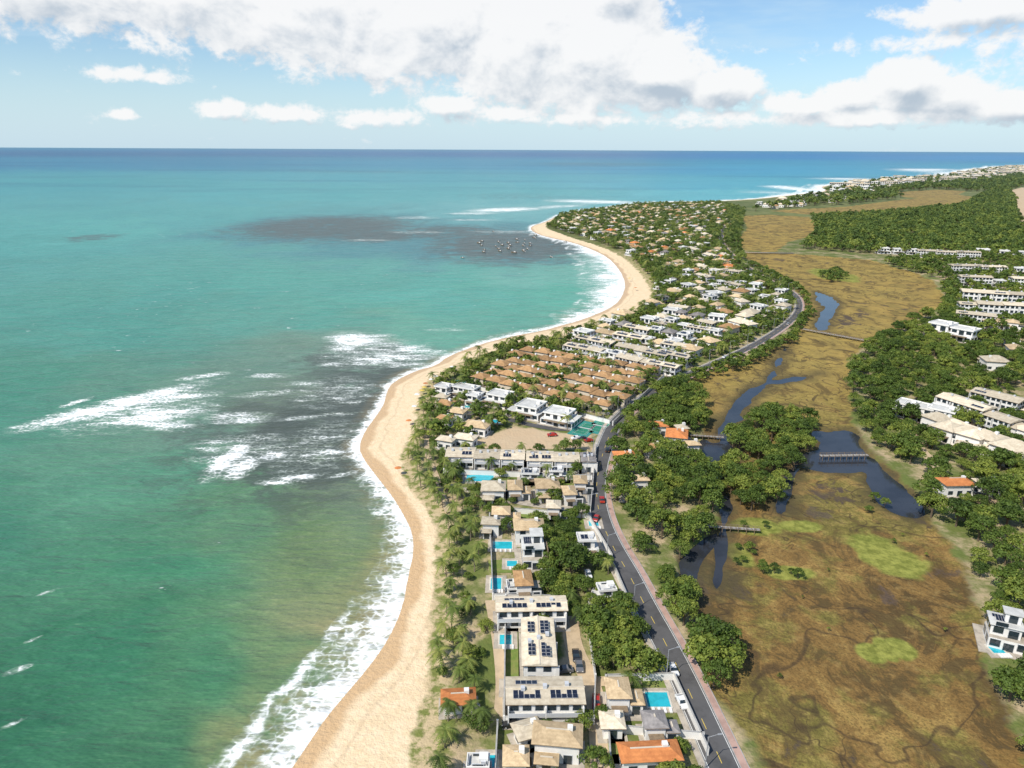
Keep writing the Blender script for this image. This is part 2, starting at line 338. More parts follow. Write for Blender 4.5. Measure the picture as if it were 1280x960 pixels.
fb=blobs([(150,505,75,11,1,-18),(195,520,60,9,.9,-8),(115,520,36,6,.85,-15),(215,497,50,5,.75,-5),(205,530,50,7,.7,5),(180,515,70,20,.55,-10),(287,573,17,22,1,20),(300,585,16,14,.9),(255,470,26,3,.8,-8),(95,503,12,4,.8,-20),(300,522,40,7,.7),(330,492,35,4,.55,-5),(340,570,20,5,.7),(370,597,26,4,.85,-5),(340,603,20,3,.7),
 (445,425,38,9,.9,5),(430,435,22,4,.8),(490,447,60,6,.75,-4),(520,437,36,5,.75,4),(470,420,25,3,.7),(410,565,25,4,.65),(335,470,26,3,.6),(440,455,40,4,.6),(505,455,36,4,.6),(470,440,70,18,.48),(300,560,60,20,.45),(400,560,50,40,.36),(420,490,50,20,.4),
 (632,262,46,2.6,.9,-2),(588,267,30,1.6,.7),(745,252,60,2.2,.9,1),(700,258,40,1.6,.7,-3),(520,272,30,1.6,.55),(460,300,30,1.5,.5),(640,290,60,1.5,.5),(520,290,40,1.4,.5),(590,275,30,1.2,.6),
 (980,234,24,2,.9),(1060,224,40,1.5,.8),(1160,212,40,1.4,.8),(1010,237,30,1.3,.9),(1180,215,40,1.4,.9),(960,240,40,1.2,.7),
 (440,590,28,3,.65,-15),(475,640,10,5,.7),(395,480,50,3,.5),(400,520,50,3,.5,-6),(420,545,40,2.5,.55,-6),(560,412,30,1.5,.5),(20,838,14,4,.6,-20),(40,800,10,2,.55,-30),(60,740,10,2,.5,-20),(15,905,14,3,.5,-30),(440,790,10,18,.85,35),(350,885,10,10,.6)])
foam=np.maximum(foam,fb); 
reef_cloudshade=blobs([(410,283,120,16,1,0),(470,295,60,8),(640,305,110,22,1),(560,290,80,10,.9),(400,545,130,75,1),(460,480,80,40,1),(450,450,90,25,.9),(300,540,90,60,.75),(115,297,36,5,.8),(760,205,120,3,.6),(450,215,120,2,.5),(640,245,80,5,.5),(520,345,60,8,.3),(380,700,60,60,.35),(330,790,40,50,.3),(440,640,50,30,.4)],1.6)  # submerged reef, plus a far cloud-shadow streak painted into the sea colour
silt=np.clip(1-sd/np.clip(W*2.0,10,34),0,1)*np.clip((700-Y)/200,0,1)
def sea_material():
    m,nt,b=newmat('sea_water')
    pos=nt.new('ShaderNodeNewGeometry').outputs['Position']
    sx=nt.new('ShaderNodeSeparateXYZ'); nt.link(pos,sx.inputs[0]); Yc=sx.outputs[1]
    c=nt.attr('seacol','Color'); F_=nt.attr('foam'); Rf=nt.attr('reef_cloudshade'); Sl=nt.attr('silt')
    mp=nt.new('ShaderNodeMapping'); nt.link(pos,mp.inputs[0]); mp.inputs['Rotation'].default_value=(0,0,math.radians(-28)); mp.inputs['Scale'].default_value=(.35,1,1)
    sw=mp.outputs[0]
    w1=nt.noise(sw,.11,4,.62,.5); w2=nt.noise(sw,.5,3,.65); w3=nt.noise(pos,.006,4,.6,.5)
    w5=nt.noise(pos,1.1,2,.6)
    big=nt.noise(nt.sc(pos,(.25,1,1)),.0016,4,.65)
    c=nt.mix(nt.mr(w1,.35,.7,0.,.5),c,nt.mix(1.,c,(.60,.72,.74),'MULTIPLY'))
    c=nt.mix(nt.mr(w3,.4,.65,0.,.5),c,nt.mix(1.,c,(.70,.83,.86),'MULTIPLY'))
    c=nt.mix(nt.mr(w2,.5,.75,0.,.5),c,nt.mix(1.,c,(1.7,1.45,1.45),'MULTIPLY'))
    c=nt.mix(nt.mr(w5,.40,.62,.4,0.),c,nt.mix(1.,c,(.72,.82,.84),'MULTIPLY'))
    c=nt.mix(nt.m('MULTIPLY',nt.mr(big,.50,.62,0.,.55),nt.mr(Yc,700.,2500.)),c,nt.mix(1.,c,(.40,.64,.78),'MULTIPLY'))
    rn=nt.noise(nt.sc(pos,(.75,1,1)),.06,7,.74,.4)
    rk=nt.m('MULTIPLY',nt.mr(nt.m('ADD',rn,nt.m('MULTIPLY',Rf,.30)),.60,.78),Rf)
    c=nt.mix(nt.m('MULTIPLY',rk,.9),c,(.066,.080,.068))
    c=nt.mix(nt.m('MULTIPLY',nt.m('MULTIPLY',nt.mr(rn,.40,.6),Sl),.75),c,(.32,.23,.11))
    lp=nt.vm('ADD',pos,nt.sc(nt.new('ShaderNodeTexNoise').outputs['Color'],(3,3,0)))
    tn=[n for n in nt.n if n.bl_idname=='ShaderNodeTexNoise'][-1]; nt.link(pos,tn.inputs['Vector']); tn.inputs['Scale'].default_value=.25; tn.inputs['Detail'].default_value=3
    lace=nt.vor(lp,.42,'DISTANCE_TO_EDGE')
    l=nt.mr(lace,0.,.22,.28,0.)
    fn=nt.noise(sw,.16,7,.74,.4)
    s=nt.m('ADD',F_,nt.m('MULTIPLY',nt.m('SUBTRACT',fn,.5),2.4)); s=nt.m('ADD',s,nt.m('MULTIPLY',nt.m('SUBTRACT',w2,.5),1.)); s=nt.m('ADD',s,l)
    s=nt.m('MULTIPLY',s,nt.mr(F_,0.,.25))
    fo=nt.mr(s,.58,1.15)
    milk=nt.mr(s,.2,.8,0.,.35)
    wc=nt.mr(nt.m('ADD',nt.noise(sw,.22,3,.7),nt.m('MULTIPLY',w3,.35)),.875,.915,0.,.7)
    fo=nt.m('MAXIMUM',fo,wc)
    c=nt.mix(milk,c,(.46,.52,.46)); c=nt.mix(fo,c,(.86,.87,.85))
    nt.link(c,b.inputs['Base Color'])
    nt.link(nt.mr(fo,0.,1.,.32,.9),b.inputs['Roughness']); b.inputs['IOR'].default_value=1.33; b.inputs['Specular IOR Level'].default_value=.28
    bw=nt.m('ADD',nt.noise(sw,.11,2,.6,.5),nt.m('MULTIPLY',nt.noise(sw,.5,2,.6),.4))
    nt.link(nt.bump(bw,1.,2.0),b.inputs['Normal'])
    return m
gridmesh('sea',X,Y,np.zeros(X.shape),dict(foam=foam,reef_cloudshade=reef_cloudshade,silt=silt),dict(seacol=col*.96),sea_material())
print('sea',time.time()-T0)

# ================= mesh builder =================
class MB:
    def __init__(s): s.v=[];s.f=[];s.mi=[];s.mats=[];s.sh=[]
    def mid(s,m):
        if m not in s.mats: s.mats.append(m)
        return s.mats.index(m)
    def face(s,pts,mat,sh=.5):
        n=len(s.v); s.v+=[tuple(p) for p in pts]; s.f.append(tuple(range(n,n+len(pts)))); s.mi.append(s.mid(mat)); s.sh+=[sh]*len(pts)
    def box(s,cx,cy,z0,sx,sy,sz,mat,rot=0,tilt=0,top=None):
        c,si=math.cos(rot),math.sin(rot);P=[]
        for x,y,z in [(-1,-1,0),(1,-1,0),(1,1,0),(-1,1,0),(-1,-1,1),(1,-1,1),(1,1,1),(-1,1,1)]:
            X_,Y_,Z_=x*sx/2,y*sy/2,z*sz
            if tilt: Y_,Z_=Y_*math.cos(tilt)-Z_*math.sin(tilt),Y_*math.sin(tilt)+Z_*math.cos(tilt)
            P.append((cx+X_*c-Y_*si,cy+X_*si+Y_*c,z0+Z_))
        for k,f in enumerate([(0,3,2,1),(4,5,6,7),(0,1,5,4),(1,2,6,5),(2,3,7,6),(3,0,4,7)]):
            s.face([P[i] for i in f],top if (k==1 and top) else mat)
    def tube(s,a,b,ra,rb,mat,n=6):
        a=Vector(a);b=Vector(b);d=(b-a).normalized();u=d.orthogonal().normalized();w=d.cross(u)
        A=[a+(u*math.cos(6.2832*i/n)+w*math.sin(6.2832*i/n))*ra for i in range(n)]
        B=[b+(u*math.cos(6.2832*i/n)+w*math.sin(6.2832*i/n))*rb for i in range(n)]
        for i in range(n): s.face([A[i],A[(i+1)%n],B[(i+1)%n],B[i]],mat)
        s.face(B,mat)
    def hip(s,cx,cy,w,d,z,h,ov,mat,gable=False):
        a,b=w/2+ov,d/2+ov; t=.18
        e=[(cx-a,cy-b),(cx+a,cy-b),(cx+a,cy+b),(cx-a,cy+b)]
        for i in range(4):
            p,q=e[i],e[(i+1)%4]; s.face([(p[0],p[1],z),(q[0],q[1],z),(q[0],q[1],z+t),(p[0],p[1],z+t)],MT['wood'])
        s.face([(p[0],p[1],z) for p in e[::-1]],MT['cream'])
        if w>=d: r=(a-b*.9) if not gable else a; r=max(r,.05); R1,R2=(cx-r,cy),(cx+r,cy)
        else: r=max((b-a*.9) if not gable else b,.05); R1,R2=(cx,cy-r),(cx,cy+r)
        E=[(x,y,z+t) for x,y in e]; A=(*R1,z+t+h);B=(*R2,z+t+h)
        if w>=d:
            s.face([E[0],E[1],B,A],mat);s.face([E[2],E[3],A,B],mat);s.face([E[1],E[2],B],mat);s.face([E[3],E[0],A],mat)
        else:
            s.face([E[1],E[2],B,A],mat);s.face([E[3],E[0],A,B],mat);s.face([E[0],E[1],A],mat);s.face([E[2],E[3],B],mat)
        s.box((A[0]+B[0])/2,(A[1]+B[1])/2,z+t+h-.05,abs(B[0]-A[0])+.3,abs(B[1]-A[1])+.3,.14,MT['cream'])
    def windows(s,cx,cy,w,d,z,h,step=3.2,ww=1.7,wh=1.4):
        for side in range(4):
            L=w if side%2==0 else d; n=max(1,int(L/step)); lv=max(1,int(h/2.6))
            for k in range(lv):
                for i in range(n):
                    o=(i+.5)*L/n-L/2; zz=z+k*2.7+.8
                    door=(k==0 and i==n//2 and side in(0,))
                    for (a,b_,e_,mt) in ((ww+.24,wh+.24,.05,'frame'),(ww,wh,.09,'glass')):
                        z0=zz-(a-ww)/2; hh=b_
                        if door: z0=z+.03;hh=2.2 if mt=='glass' else 2.35
                        if side==0: s.box(cx+o,cy-d/2,z0,a,e_*2,hh,MT[mt])
                        elif side==2: s.box(cx+o,cy+d/2,z0,a,e_*2,hh,MT[mt])
                        elif side==1: s.box(cx+w/2,cy+o,z0,e_*2,a,hh,MT[mt])
                        else: s.box(cx-w/2,cy+o,z0,e_*2,a,hh,MT[mt])
    def solar(s,cx,cy,z,w,d,nx,ny,tilt=.1):
        pw,pd=w/nx,d/ny
        for i in range(nx):
            for j in range(ny):
                if random.random()<.06: continue
                x=cx-w/2+(i+.5)*pw;y=cy-d/2+(j+.5)*pd
                s.box(x,y,z+.12,pw*.93,pd*.9,.05,MT['frame'],tilt=tilt)
                s.box(x,y,z+.175,pw*.86,pd*.84,.02,MT['solar'],tilt=tilt)
    def mesh(s,name):
        me=bpy.data.meshes.new(name); me.from_pydata(s.v,[],s.f)
        me.polygons.foreach_set('material_index',s.mi)
        for m in s.mats: me.materials.append(m)
        if any(x!=.5 for x in s.sh):
            at=me.attributes.new('shade','FLOAT','POINT'); at.data.foreach_set('value',s.sh)
        me.update(); return me
def put(name,me,x,y,z=LZ,rot=0,sc=1):
    o=bpy.data.objects.new(name,me); scene.collection.objects.link(o); o.location=(x,y,z); o.rotation_euler=(0,0,rot); o.scale=(sc,)*3 if not isinstance(sc,tuple) else sc
    return o

# ---- building kinds
def k_hip(w,d,h,roof='rtan',wall='wall',wing=True,pave=True):
    b=MB(); b.box(0,0,-.3,w,d,h+.3,MT[wall]); b.windows(0,0,w,d,0,h)
    b.hip(0,0,w,d,h,min(w,d)*.24,.7,MT[roof])
    if wing:
        ww,wd=w*.45,d*.42; sx=random.choice((-1,1))*w*.22
        b.box(sx,-d/2-wd/2+.02,-.3,ww,wd-.04,2.9,MT[wall]); b.windows(sx,-d/2-wd/2,ww,wd,0,2.6,3); b.hip(sx,-d/2-wd/2-.75,ww,wd,2.62,min(ww,wd)*.22,.5,MT[roof])
    b.box(w*.28,d*.1,h+min(w,d)*.14,1.1,1.1,1.2,MT['wall'])
    if pave: b.box(0,0,-.28,w+2.4,d+2.4,.3,MT['paving'])
    return b
def k_tandem(w,d,h,roof):
    """two joined hipped volumes at different heights with a terrace"""
    b=MB(); w1=w*.58
    b.box(-w*.2,0,-.3,w1,d,h+.3,MT['wall']); b.windows(-w*.2,0,w1,d,0,h); b.hip(-w*.2,0,w1,d,h,min(w1,d)*.25,.6,MT[roof])
    w2=w*.40; b.box(w*.295,-d*.08,-.3,w2,d*.75,3.,MT['wall'],top=MT['paving']); b.windows(w*.3,-d*.08,w2,d*.75,0,2.7,3)
    if random.random()<.6: b.hip(w*.34,-d*.08,w2*.8,d*.75,2.72,w2*.2,.4,MT[roof])
    else: b.box(w*.3,-d*.45,2.71,w2,.08,.9,MT['glass'])
    b.box(-w*.2,-d/2-.9,2.5,w1*.8,1.8,.15,MT['wood']); b.box(0,0,-.28,w+2,d+3,.3,MT['paving']); return b
def k_flat(w,d,h,solar=True,slab='slab'):
    b=MB(); h1=min(3.0,h*.55)
    b.box(0,0,-.3,w,d,h1+.3,MT['wall'],top=MT['slab']); b.windows(0,0,w,d,0,h1,2.8,2.1,1.6)
    uw,ud=w*random.uniform(.6,.82),d*random.uniform(.65,.85); ox=w*.08*random.choice((-1,1)); oy=d*.06
    b.box(ox,oy,h1+.01,uw,ud,h-h1,MT['wall'],top=MT[slab]); b.windows(ox,oy,uw,ud,h1,h-h1,2.8,2.1,1.4)
    b.box(ox,oy,h+.01,uw+.9,ud+.9,.22,MT['wall'],top=MT[slab])
    for sx,sy,lx,ly in((0,-1,uw+.9,.2),(0,1,uw+.9,.2),(-1,0,.2,ud+.5),(1,0,.2,ud+.5)):
        b.box(ox+sx*(uw/2+.35),oy+sy*(ud/2+.35),h+.23,lx,ly,.45,MT['wall'])
    if solar: b.solar(ox-uw*.12,oy,h+.3,uw*.5,ud*.6,max(2,int(uw*.5/1.1)),max(1,int(ud*.6/1.9)))
    b.box(ox+uw*.3,oy+ud*.15,h+.23,1.8,1.8,1.1,MT['wall']); b.box(ox+uw*.3,oy-ud*.2,h+.23,1.,.6,.7,MT['frame'])
    b.box(0,-d/2-.9,h1-.25,w*.7,1.8,.2,MT['wood'])
    b.box(0,0,-.28,w+2.5,d+3,.3,MT['paving'])
    return b
def k_block(w,d,h,roof='rpale',rows=2,solar=1.):
    b=MB(); b.box(0,0,-.3,w,d,h+.3,MT['wall'],top=MT['slab']); b.windows(0,0,w,d,0,h,2.6,1.8,1.5)
    lw=max(w,d); rh=min(w,d)*.10
    b.hip(0,0,w,d,h,rh,.55,MT[roof],gable=True)
    n=max(2,int(lw/7)); sl=math.atan2(rh,d/2+.55)
    for i in range(n):
        o=(i-(n-1)/2)*lw/n
        if random.random()>solar: continue
        if w>=d:
            b.solar(o,-d*.24,h+.18+rh*.52,lw/n*.74,d*.32,max(3,int(lw/n*.74/1.1)),2,tilt=sl)
            if rows>1 and i%3!=1: b.solar(o,d*.24,h+.18+rh*.52,lw/n*.6,d*.22,max(2,int(lw/n*.6/1.1)),1,tilt=-sl)
        else:
            b.solar(w*.22,o,h+.25+rh,w*.30,lw/n*.6,2,max(3,int(lw/n*.6/1.1)),tilt=0.); b.solar(-w*.24,o,h+.25+rh,w*.24,lw/n*.5,2,max(2,int(lw/n*.5/1.2)),tilt=0.)
    for i in range(n+1):
        o=(i/n-.5)*lw
        if w>=d: b.box(o*.995,-d/2-.6,0,.25,1.2,h*.95,MT['wall'])
        else: b.box(w/2+.5,o*.995,0,1.0,.25,h*.95,MT['wall'])
    if w>=d: b.box(0,-d/2-.6,2.6,w-.3,1.15,.15,MT['wall']); b.box(0,-d/2-1.15,2.76,w-.3,.06,.95,MT['frame'])
    for i in range(3): b.box((i-1)*w*.3,(i-1)*d*.08,h+rh+.1,.9,.9,.8,MT['frame'])
    b.box(0,0,-.28,w+2.4,d+3.4,.3,MT['paving'])
    return b
def k_modern(w,d,h):
    b=MB(); b.box(0,0,-.3,w,d,3.3,MT['wall'],top=MT['paving']); b.windows(0,0,w,d,0,3,2.6,2.2,1.9)
    b.box(-w*.1,d*.08,3.01,w*.75,d*.75,3,MT['wall'],top=MT['slab']); b.windows(-w*.1,d*.08,w*.75,d*.75,3,3,2.6,2.1,1.9)
    b.box(-w*.1,d*.05,6.02,w*.85,d*.85,.3,MT['wall'],top=MT['slab'])
    b.box(w*.05,d*.15,6.33,w*.4,d*.4,2.4,MT['wall']); b.windows(w*.05,d*.15,w*.4,d*.4,6.3,2.6,2.6,1.8,1.3); b.box(w*.05,d*.15,8.74,w*.5,d*.5,.25,MT['slab'])
    b.box(w*.43,-d*.2,3.02,.25,d*.5,3.2,MT['wood']); b.box(-w*.25,-d*.4,6.33,w*.3,.1,1,MT['glass'])
    b.solar(-w*.28,d*.1,6.35,w*.3,d*.4,4,2); b.box(0,0,-.28,w+4,d+5,.3,MT['paving'])
    return b
CIRC=[]
def build(kind,name,u,v,pw,pd,h=6,rot=0,**k):
    h*=.88
    x0,y0=G(u,v); dep=math.sqrt(y0*y0+H*H)*math.cos(math.atan((v-480)/F)); fp=h*F/dep*y0/math.hypot(y0,H)
    pd2=max(pd-fp,pd*.5); vr=v-(pd-pd2)/2
    x,y=G(u,vr,LZ+h); w=max(pw*mx(u,v)*.95,4); d=max(pd2*my(u,v)*1.0,4)
    me=kind(w,d,h,**k).mesh(name)
    put(name,me,x,y,LZ,math.radians(rot)); CIRC.append((x,y,max(w,d)*.5+.3))
    if max(w,d)>1.4*min(w,d):
        a=math.radians(rot)+(0 if w>d else math.pi/2); L=(max(w,d)-min(w,d))/2; CIRC[-1]=(x,y,min(w,d)*.55)
        for s_ in(-1,-.5,.5,1): CIRC.append((x+s_*L*math.cos(a),y+s_*L*math.sin(a),min(w,d)*.55))
build(k_block,'solar_apartment_building',681,874,94,52,6,1)
build(k_block,'solar_apartment_building',673,812,38,76,6,0)
build(k_block,'solar_apartment_building',664,763,86,32,6,2)
build(k_hip,'tan_roof_villa',697,928,56,44,5.5,-6,roof='rtan'); build(k_hip,'pale_roof_house',660,918,30,26,3.5,20,roof='rpale',wing=False)
build(k_hip,'terracotta_roof_house',812,947,72,32,4,4,roof='rorange',wing=False)
build(k_tandem,'tan_roof_villa',781,870,44,42,5.5,0,roof='rtan'); build(k_tandem,'grey_roof_house',826,908,42,34,5,2,roof='rgray')
build(k_hip,'terracotta_roof_house',573,877,38,22,3.2,5,roof='rorange',wing=False)
build(k_tandem,'brown_roof_house',660,731,32,34,5.5,5,roof='rbrown'); build(k_flat,'white_flat_roof_house',640,738,14,22,3.4,5,solar=False)
build(k_modern,'modern_white_villa',669,690,34,40,6.3,3); build(k_hip,'tan_roof_villa',661,662,34,24,6,3,roof='rtan'); build(k_flat,'white_flat_roof_house',735,679,26,24,6,3)
build(k_flat,'white_flat_roof_house',756,741,30,22,4,8,solar=False)
for (u,v,w,d) in [(617,613,27,22),(649,612,27,22),(684,610,27,22),(716,618,24,20),(633,643,34,18),(697,635,26,17),(730,604,24,17),(614,655,20,15)]:
    build(random.choice((k_hip,k_tandem)),'pale_roof_house',u,v,w,d,5.,random.uniform(-4,6),roof=random.choice(('rpale','rtan','rtan')))
for (u,v,w,d) in [(576,571,34,22),(610,573,32,21),(641,574,28,22),(675,576,32,23),(708,577,30,22),(735,577,16,20)]:
    build(k_block,'white_apartment_building',u,v,w,d,5.2,-2,roof=random.choice(('rpale','rpale','rgray')),solar=.6)
for (u,v,w,d) in [(665,594,30,13),(697,591,24,12)]: build(k_flat,'solar_roof_house',u,v,w,d,4,-2)
for (u,v,w,d) in [(585,488,40,14),(556,486,22,12),(622,497,38,20),(660,511,46,23),(702,521,44,23),(594,497,20,12)]:
    build(k_flat,'white_flat_roof_building',u,v,w,d,5.5,-28,solar=False,slab='slab')
for (u,v,w,d,r) in [(557,506,18,11,'rbrown'),(572,516,20,11,'rtan'),(556,524,16,9,'rbrown'),(596,534,30,14,'rtan'),(582,549,26,12,'rpale'),(553,497,14,8,'rpale'),(558,551,20,10,'rpale')]:
    build(k_hip,'resort_pavilion',u,v,w,d,4.5,-20,roof=r,wing=False)
for (u,v,w,d,r) in [(846,547,24,20,'rorange'),(781,575,24,20,'rorange'),(823,533,20,11,'rorange'),(866,556,14,8,'rtan'),(800,600,18,10,'rtan'),(1195,606,36,15,'rorange'),(1235,606,26,12,'rpale'),(852,536,12,9,'rpale'),(786,612,14,10,'rpale'),(818,560,16,10,'rbrown')]:
    build(k_hip,'terracotta_roof_house' if r=='rorange' else 'lagoon_house',u,v,w,d,5,random.uniform(-15,15),roof=r,wing=False)
build(k_modern,'modern_white_villa',1262,790,44,36,6.3,-25)
build(k_hip,'pale_roof_house',765,905,16,20,3.5,0,roof='rpale',wing=False)
build(k_flat,'white_flat_roof_house',600,958,30,16,3.5,0,solar=False); build(k_hip,'brown_roof_house',645,950,24,20,4,0,roof='rtan',wing=False)
LIB={}
def lib(key,fn):
    if key not in LIB: LIB[key]=[fn().mesh(key) for _ in range(5)]
    return random.choice(LIB[key])
ru=random.uniform
KINDS={'village':('thatched_roof_bungalow',lambda:k_hip(9.6,8.2,4.6,'rbrown','cream',False)),
 'tan':('tan_roof_villa',lambda:k_hip(ru(10,13),ru(8,11),5,'rtan')),
 'tan2':('tan_roof_villa',lambda:k_tandem(ru(12,16),ru(8,11),5,'rtan')),
 'pale':('pale_roof_house',lambda:k_hip(ru(10,13),ru(8,11),5.,'rpale')),
 'pale2':('pale_roof_house',lambda:k_tandem(ru(12,16),ru(8,10),5,'rpale')),
 'brown':('brown_roof_house',lambda:k_hip(ru(9,12),ru(8,10),4.8,'rbrown','cream')),
 'orange':('terracotta_roof_house',lambda:k_hip(ru(9,12),ru(8,10),4.8,'rorange','cream')),
 'gray':('grey_roof_house',lambda:k_tandem(ru(11,14),ru(8,10),5.2,'rgray')),
 'flat':('white_flat_roof_house',lambda:k_flat(ru(10,14),ru(9,12),5.6)),
 'flatw':('white_flat_roof_house',lambda:k_flat(ru(11,17),ru(9,12),5.6,False)),
 'row':('white_row_house',lambda:k_block(ru(13,19),ru(8,10),5.2,random.choice(('rgray','rpale')),solar=.5)),
 'apt':('apartment_building',lambda:k_block(ru(20,28),ru(10,12),7.8,random.choice(('rpale','rtan','rpale')),solar=.2))}
def house(kind,x,y,rot,sc=1,r=6.2):
    nm,fn=KINDS[kind]; put(nm,lib(kind,fn),x,y,LZ,rot,(sc*ru(.9,1.1),sc*ru(.9,1.1),sc*ru(.92,1.05))); CIRC.append((x,y,r*sc))
P00,P01,P11,P10=[np.array(G(*p)) for p in((590,482),(655,440),(822,466),(762,522))]
rdir=math.atan2(*(P10-P00)[::-1])
for j in range(6):
    n=9
    for i in range(n):
        if (i,j) in((4,3),): continue
        a=(i+.5+(.2 if j%2 else -.1))/n; b_=(j+.5)/6
        p=(P00*(1-a)+P10*a)*(1-b_)+(P01*(1-a)+P11*a)*b_
        house('village',p[0]+ru(-.7,.7),p[1]+ru(-.7,.7),rdir+random.choice((0,math.pi))+ru(-.06,.06),ru(.84,.96),4.3)
def scatter_pts(poly,sp,jit=.4,keep=1.):
    x0,y0=poly.min(0);x1,y1=poly.max(0)
    gx,gy=np.meshgrid(np.arange(x0,x1,sp),np.arange(y0,y1,sp*.87)); gx=gx+(np.arange(gx.shape[0])%2)[:,None]*sp/2
    gx=(gx+rng.uniform(-jit,jit,gx.shape)*sp).ravel();gy=(gy+rng.uniform(-jit,jit,gy.shape)*sp).ravel()
    ok=(sdf(gx,gy,poly)>0)&(rng.random(gx.shape)<keep)
    return gx[ok],gy[ok]
def clear(gx,gy,pad,roadpad=7.5,sea_=True):
    if len(gx)==0: return gx,gy
    ok=linedist(gx,gy,ROADL)>roadpad+pad*.4
    if CIRC:
        C=np.array(CIRC)
        for i in range(0,len(gx),4000):
            s_=slice(i,i+4000); d=np.hypot(gx[s_,None]-C[None,:,0],gy[s_,None]-C[None,:,1])-C[None,:,2]-pad
            ok[s_]&=d.min(1)>0
    gx,gy=gx[ok],gy[ok]
    return gx,gy
def town(poly,sp,weights,ang,scs=(.85,1.1),keep=.9,pad=4.5):
    poly=GP(poly); gx,gy=scatter_pts(poly,sp,.26,keep)
    gx,gy=clear(gx,gy,pad,10)
    ks=list(weights); w=np.array([weights[k] for k in ks],float);w/=w.sum()
    for x,y in zip(gx,gy):
        k=ks[rng.choice(len(ks),p=w)]
        house(k,x,y,math.radians(ang)+random.choice((0,math.pi/2,math.pi))*(k not in('row','apt'))+ru(-.15,.15),ru(*scs),6.2 if k not in('row','apt') else 9)
def rowline(a,b,n,kinds,rot=0,sc=1,jit=1.2):
    if isinstance(kinds,str): kinds=(kinds,)
    A=np.array(G(*a));B=np.array(G(*b)); an=math.atan2(*(B-A)[::-1])
    for i in range(n):
        if random.random()<.05: continue
        p=A+(B-A)*(i+.5)/n; house(random.choice(kinds),p[0]+ru(-jit,jit),p[1]+ru(-jit,jit),an+rot+ru(-.06,.06),sc*ru(.88,1.06),6)
rowline((716,440),(836,467),7,('row','row','flat')); rowline((730,431),(852,456),7,('row','row','flat','pale')); rowline((748,422),(870,445),7,('row','flatw','gray','tan'),0,1.); rowline((772,414),(890,434),6,('flat','gray','row'),0,1.)
rowline((802,406),(905,424),5,('flatw','row','tan2'),0,1.); rowline((828,396),(905,406),4,('row','flatw','gray'),0,1.1)
rowline((872,351),(948,371),4,('apt','flatw'),0,.85);rowline((852,362),(940,388),5,('flatw','pale2'),0,1.1);rowline((882,342),(952,351),3,('apt','flatw'),0,.85); rowline((940,390),(975,398),2,'flatw',0,1.1); rowline((905,405),(940,415),3,('tan','pale'),0,1)
rowline((858,315),(900,330),2,'apt',0,.9)
town([(700,430),(760,408),(815,385),(830,350),(905,338),(985,365),(990,395),(940,425),(880,445),(800,440)],20.5,dict(flatw=3.5,flat=1.5,pale=1.5,pale2=1.5,tan=3,tan2=2,row=1.,brown=1.5,gray=1.5,orange=.5),-45,keep=.85)
town([(690,285),(705,270),(800,258),(905,256),(915,300),(925,330),(980,362),(880,345),(835,345),(800,325),(760,305)],24,dict(flatw=3,pale=2,pale2=2,tan=4,tan2=2,brown=4,orange=1.,gray=1.5),-50,keep=.85)
town([(535,530),(555,480),(580,480),(720,530),(740,540),(700,533),(640,528),(560,560)],17,dict(pale=2,tan=2,brown=1),-25,keep=.35)
town([(605,640),(735,640),(750,700),(770,750),(620,750),(612,690)],17,dict(pale=1,tan2=2,flat=1,brown=1),0,(.55,.75),keep=.3)
town([(745,885),(850,895),(885,960),(740,960)],15,dict(tan=2,pale=2,flatw=1,gray=1),0,(.5,.7),keep=.5,pad=3)
town([(600,895),(740,905),(740,1000),(590,1000)],15,dict(tan=2,pale=2,brown=1,gray=1),0,(.55,.75),keep=.5,pad=3)
for L in [((1122,516),(1182,530),3,'flatw',0,1.15),((1165,535),(1240,562),4,('pale','pale2'),0,1.1),((1195,520),(1300,556),6,('pale2','apt'),0,1.),((1180,547),(1300,585),6,('pale','pale2'),0,1.1),((1230,508),(1310,530),3,('apt','pale2'),0,1.),
  ((1212,378),(1340,386),4,'apt',0,1.25),((1210,393),(1340,401),5,'apt',0,1.15),((1205,405),(1340,420),5,('tan2','apt'),0,1.1),((1200,356),(1330,361),4,('apt','flatw'),0,1.1),((1168,418),(1216,427),2,'flatw',0,1.5),
  ((1095,316),(1150,318),3,'flatw',0,1.2),((1150,321),(1220,324),3,('apt','flatw'),0,1.),((1220,319),(1340,326),5,'flatw',0,1.3),((1190,341),(1320,344),4,('flatw','apt'),0,1.1)]: rowline(*L)
town([(1150,425),(1215,410),(1330,420),(1330,470),(1240,480),(1140,465)],30,dict(pale=2,tan=3,flatw=1,brown=1),-20,keep=.45)
town([(1130,500),(1150,470),(1300,480),(1300,515),(1200,515)],34,dict(pale=2,tan=1,flatw=1),-20,keep=.2)
town([(1030,238.5),(1060,229.5),(1110,225),(1200,218.5),(1215,213.5),(1260,208.5),(1400,205.5),(1400,216),(1260,222),(1200,229),(1120,236),(1050,244)],50,dict(flatw=6,pale=3,tan=1.5,apt=2),-30,(1.2,2.4),keep=.8,pad=3)
town([(930,258),(1010,245),(1050,243),(1110,238),(1060,252),(960,262)],38,dict(flatw=3,pale=2,brown=1,tan=2),-30,(1.,1.5),keep=.65)
print('buildings',len(CIRC),time.time()-T0)

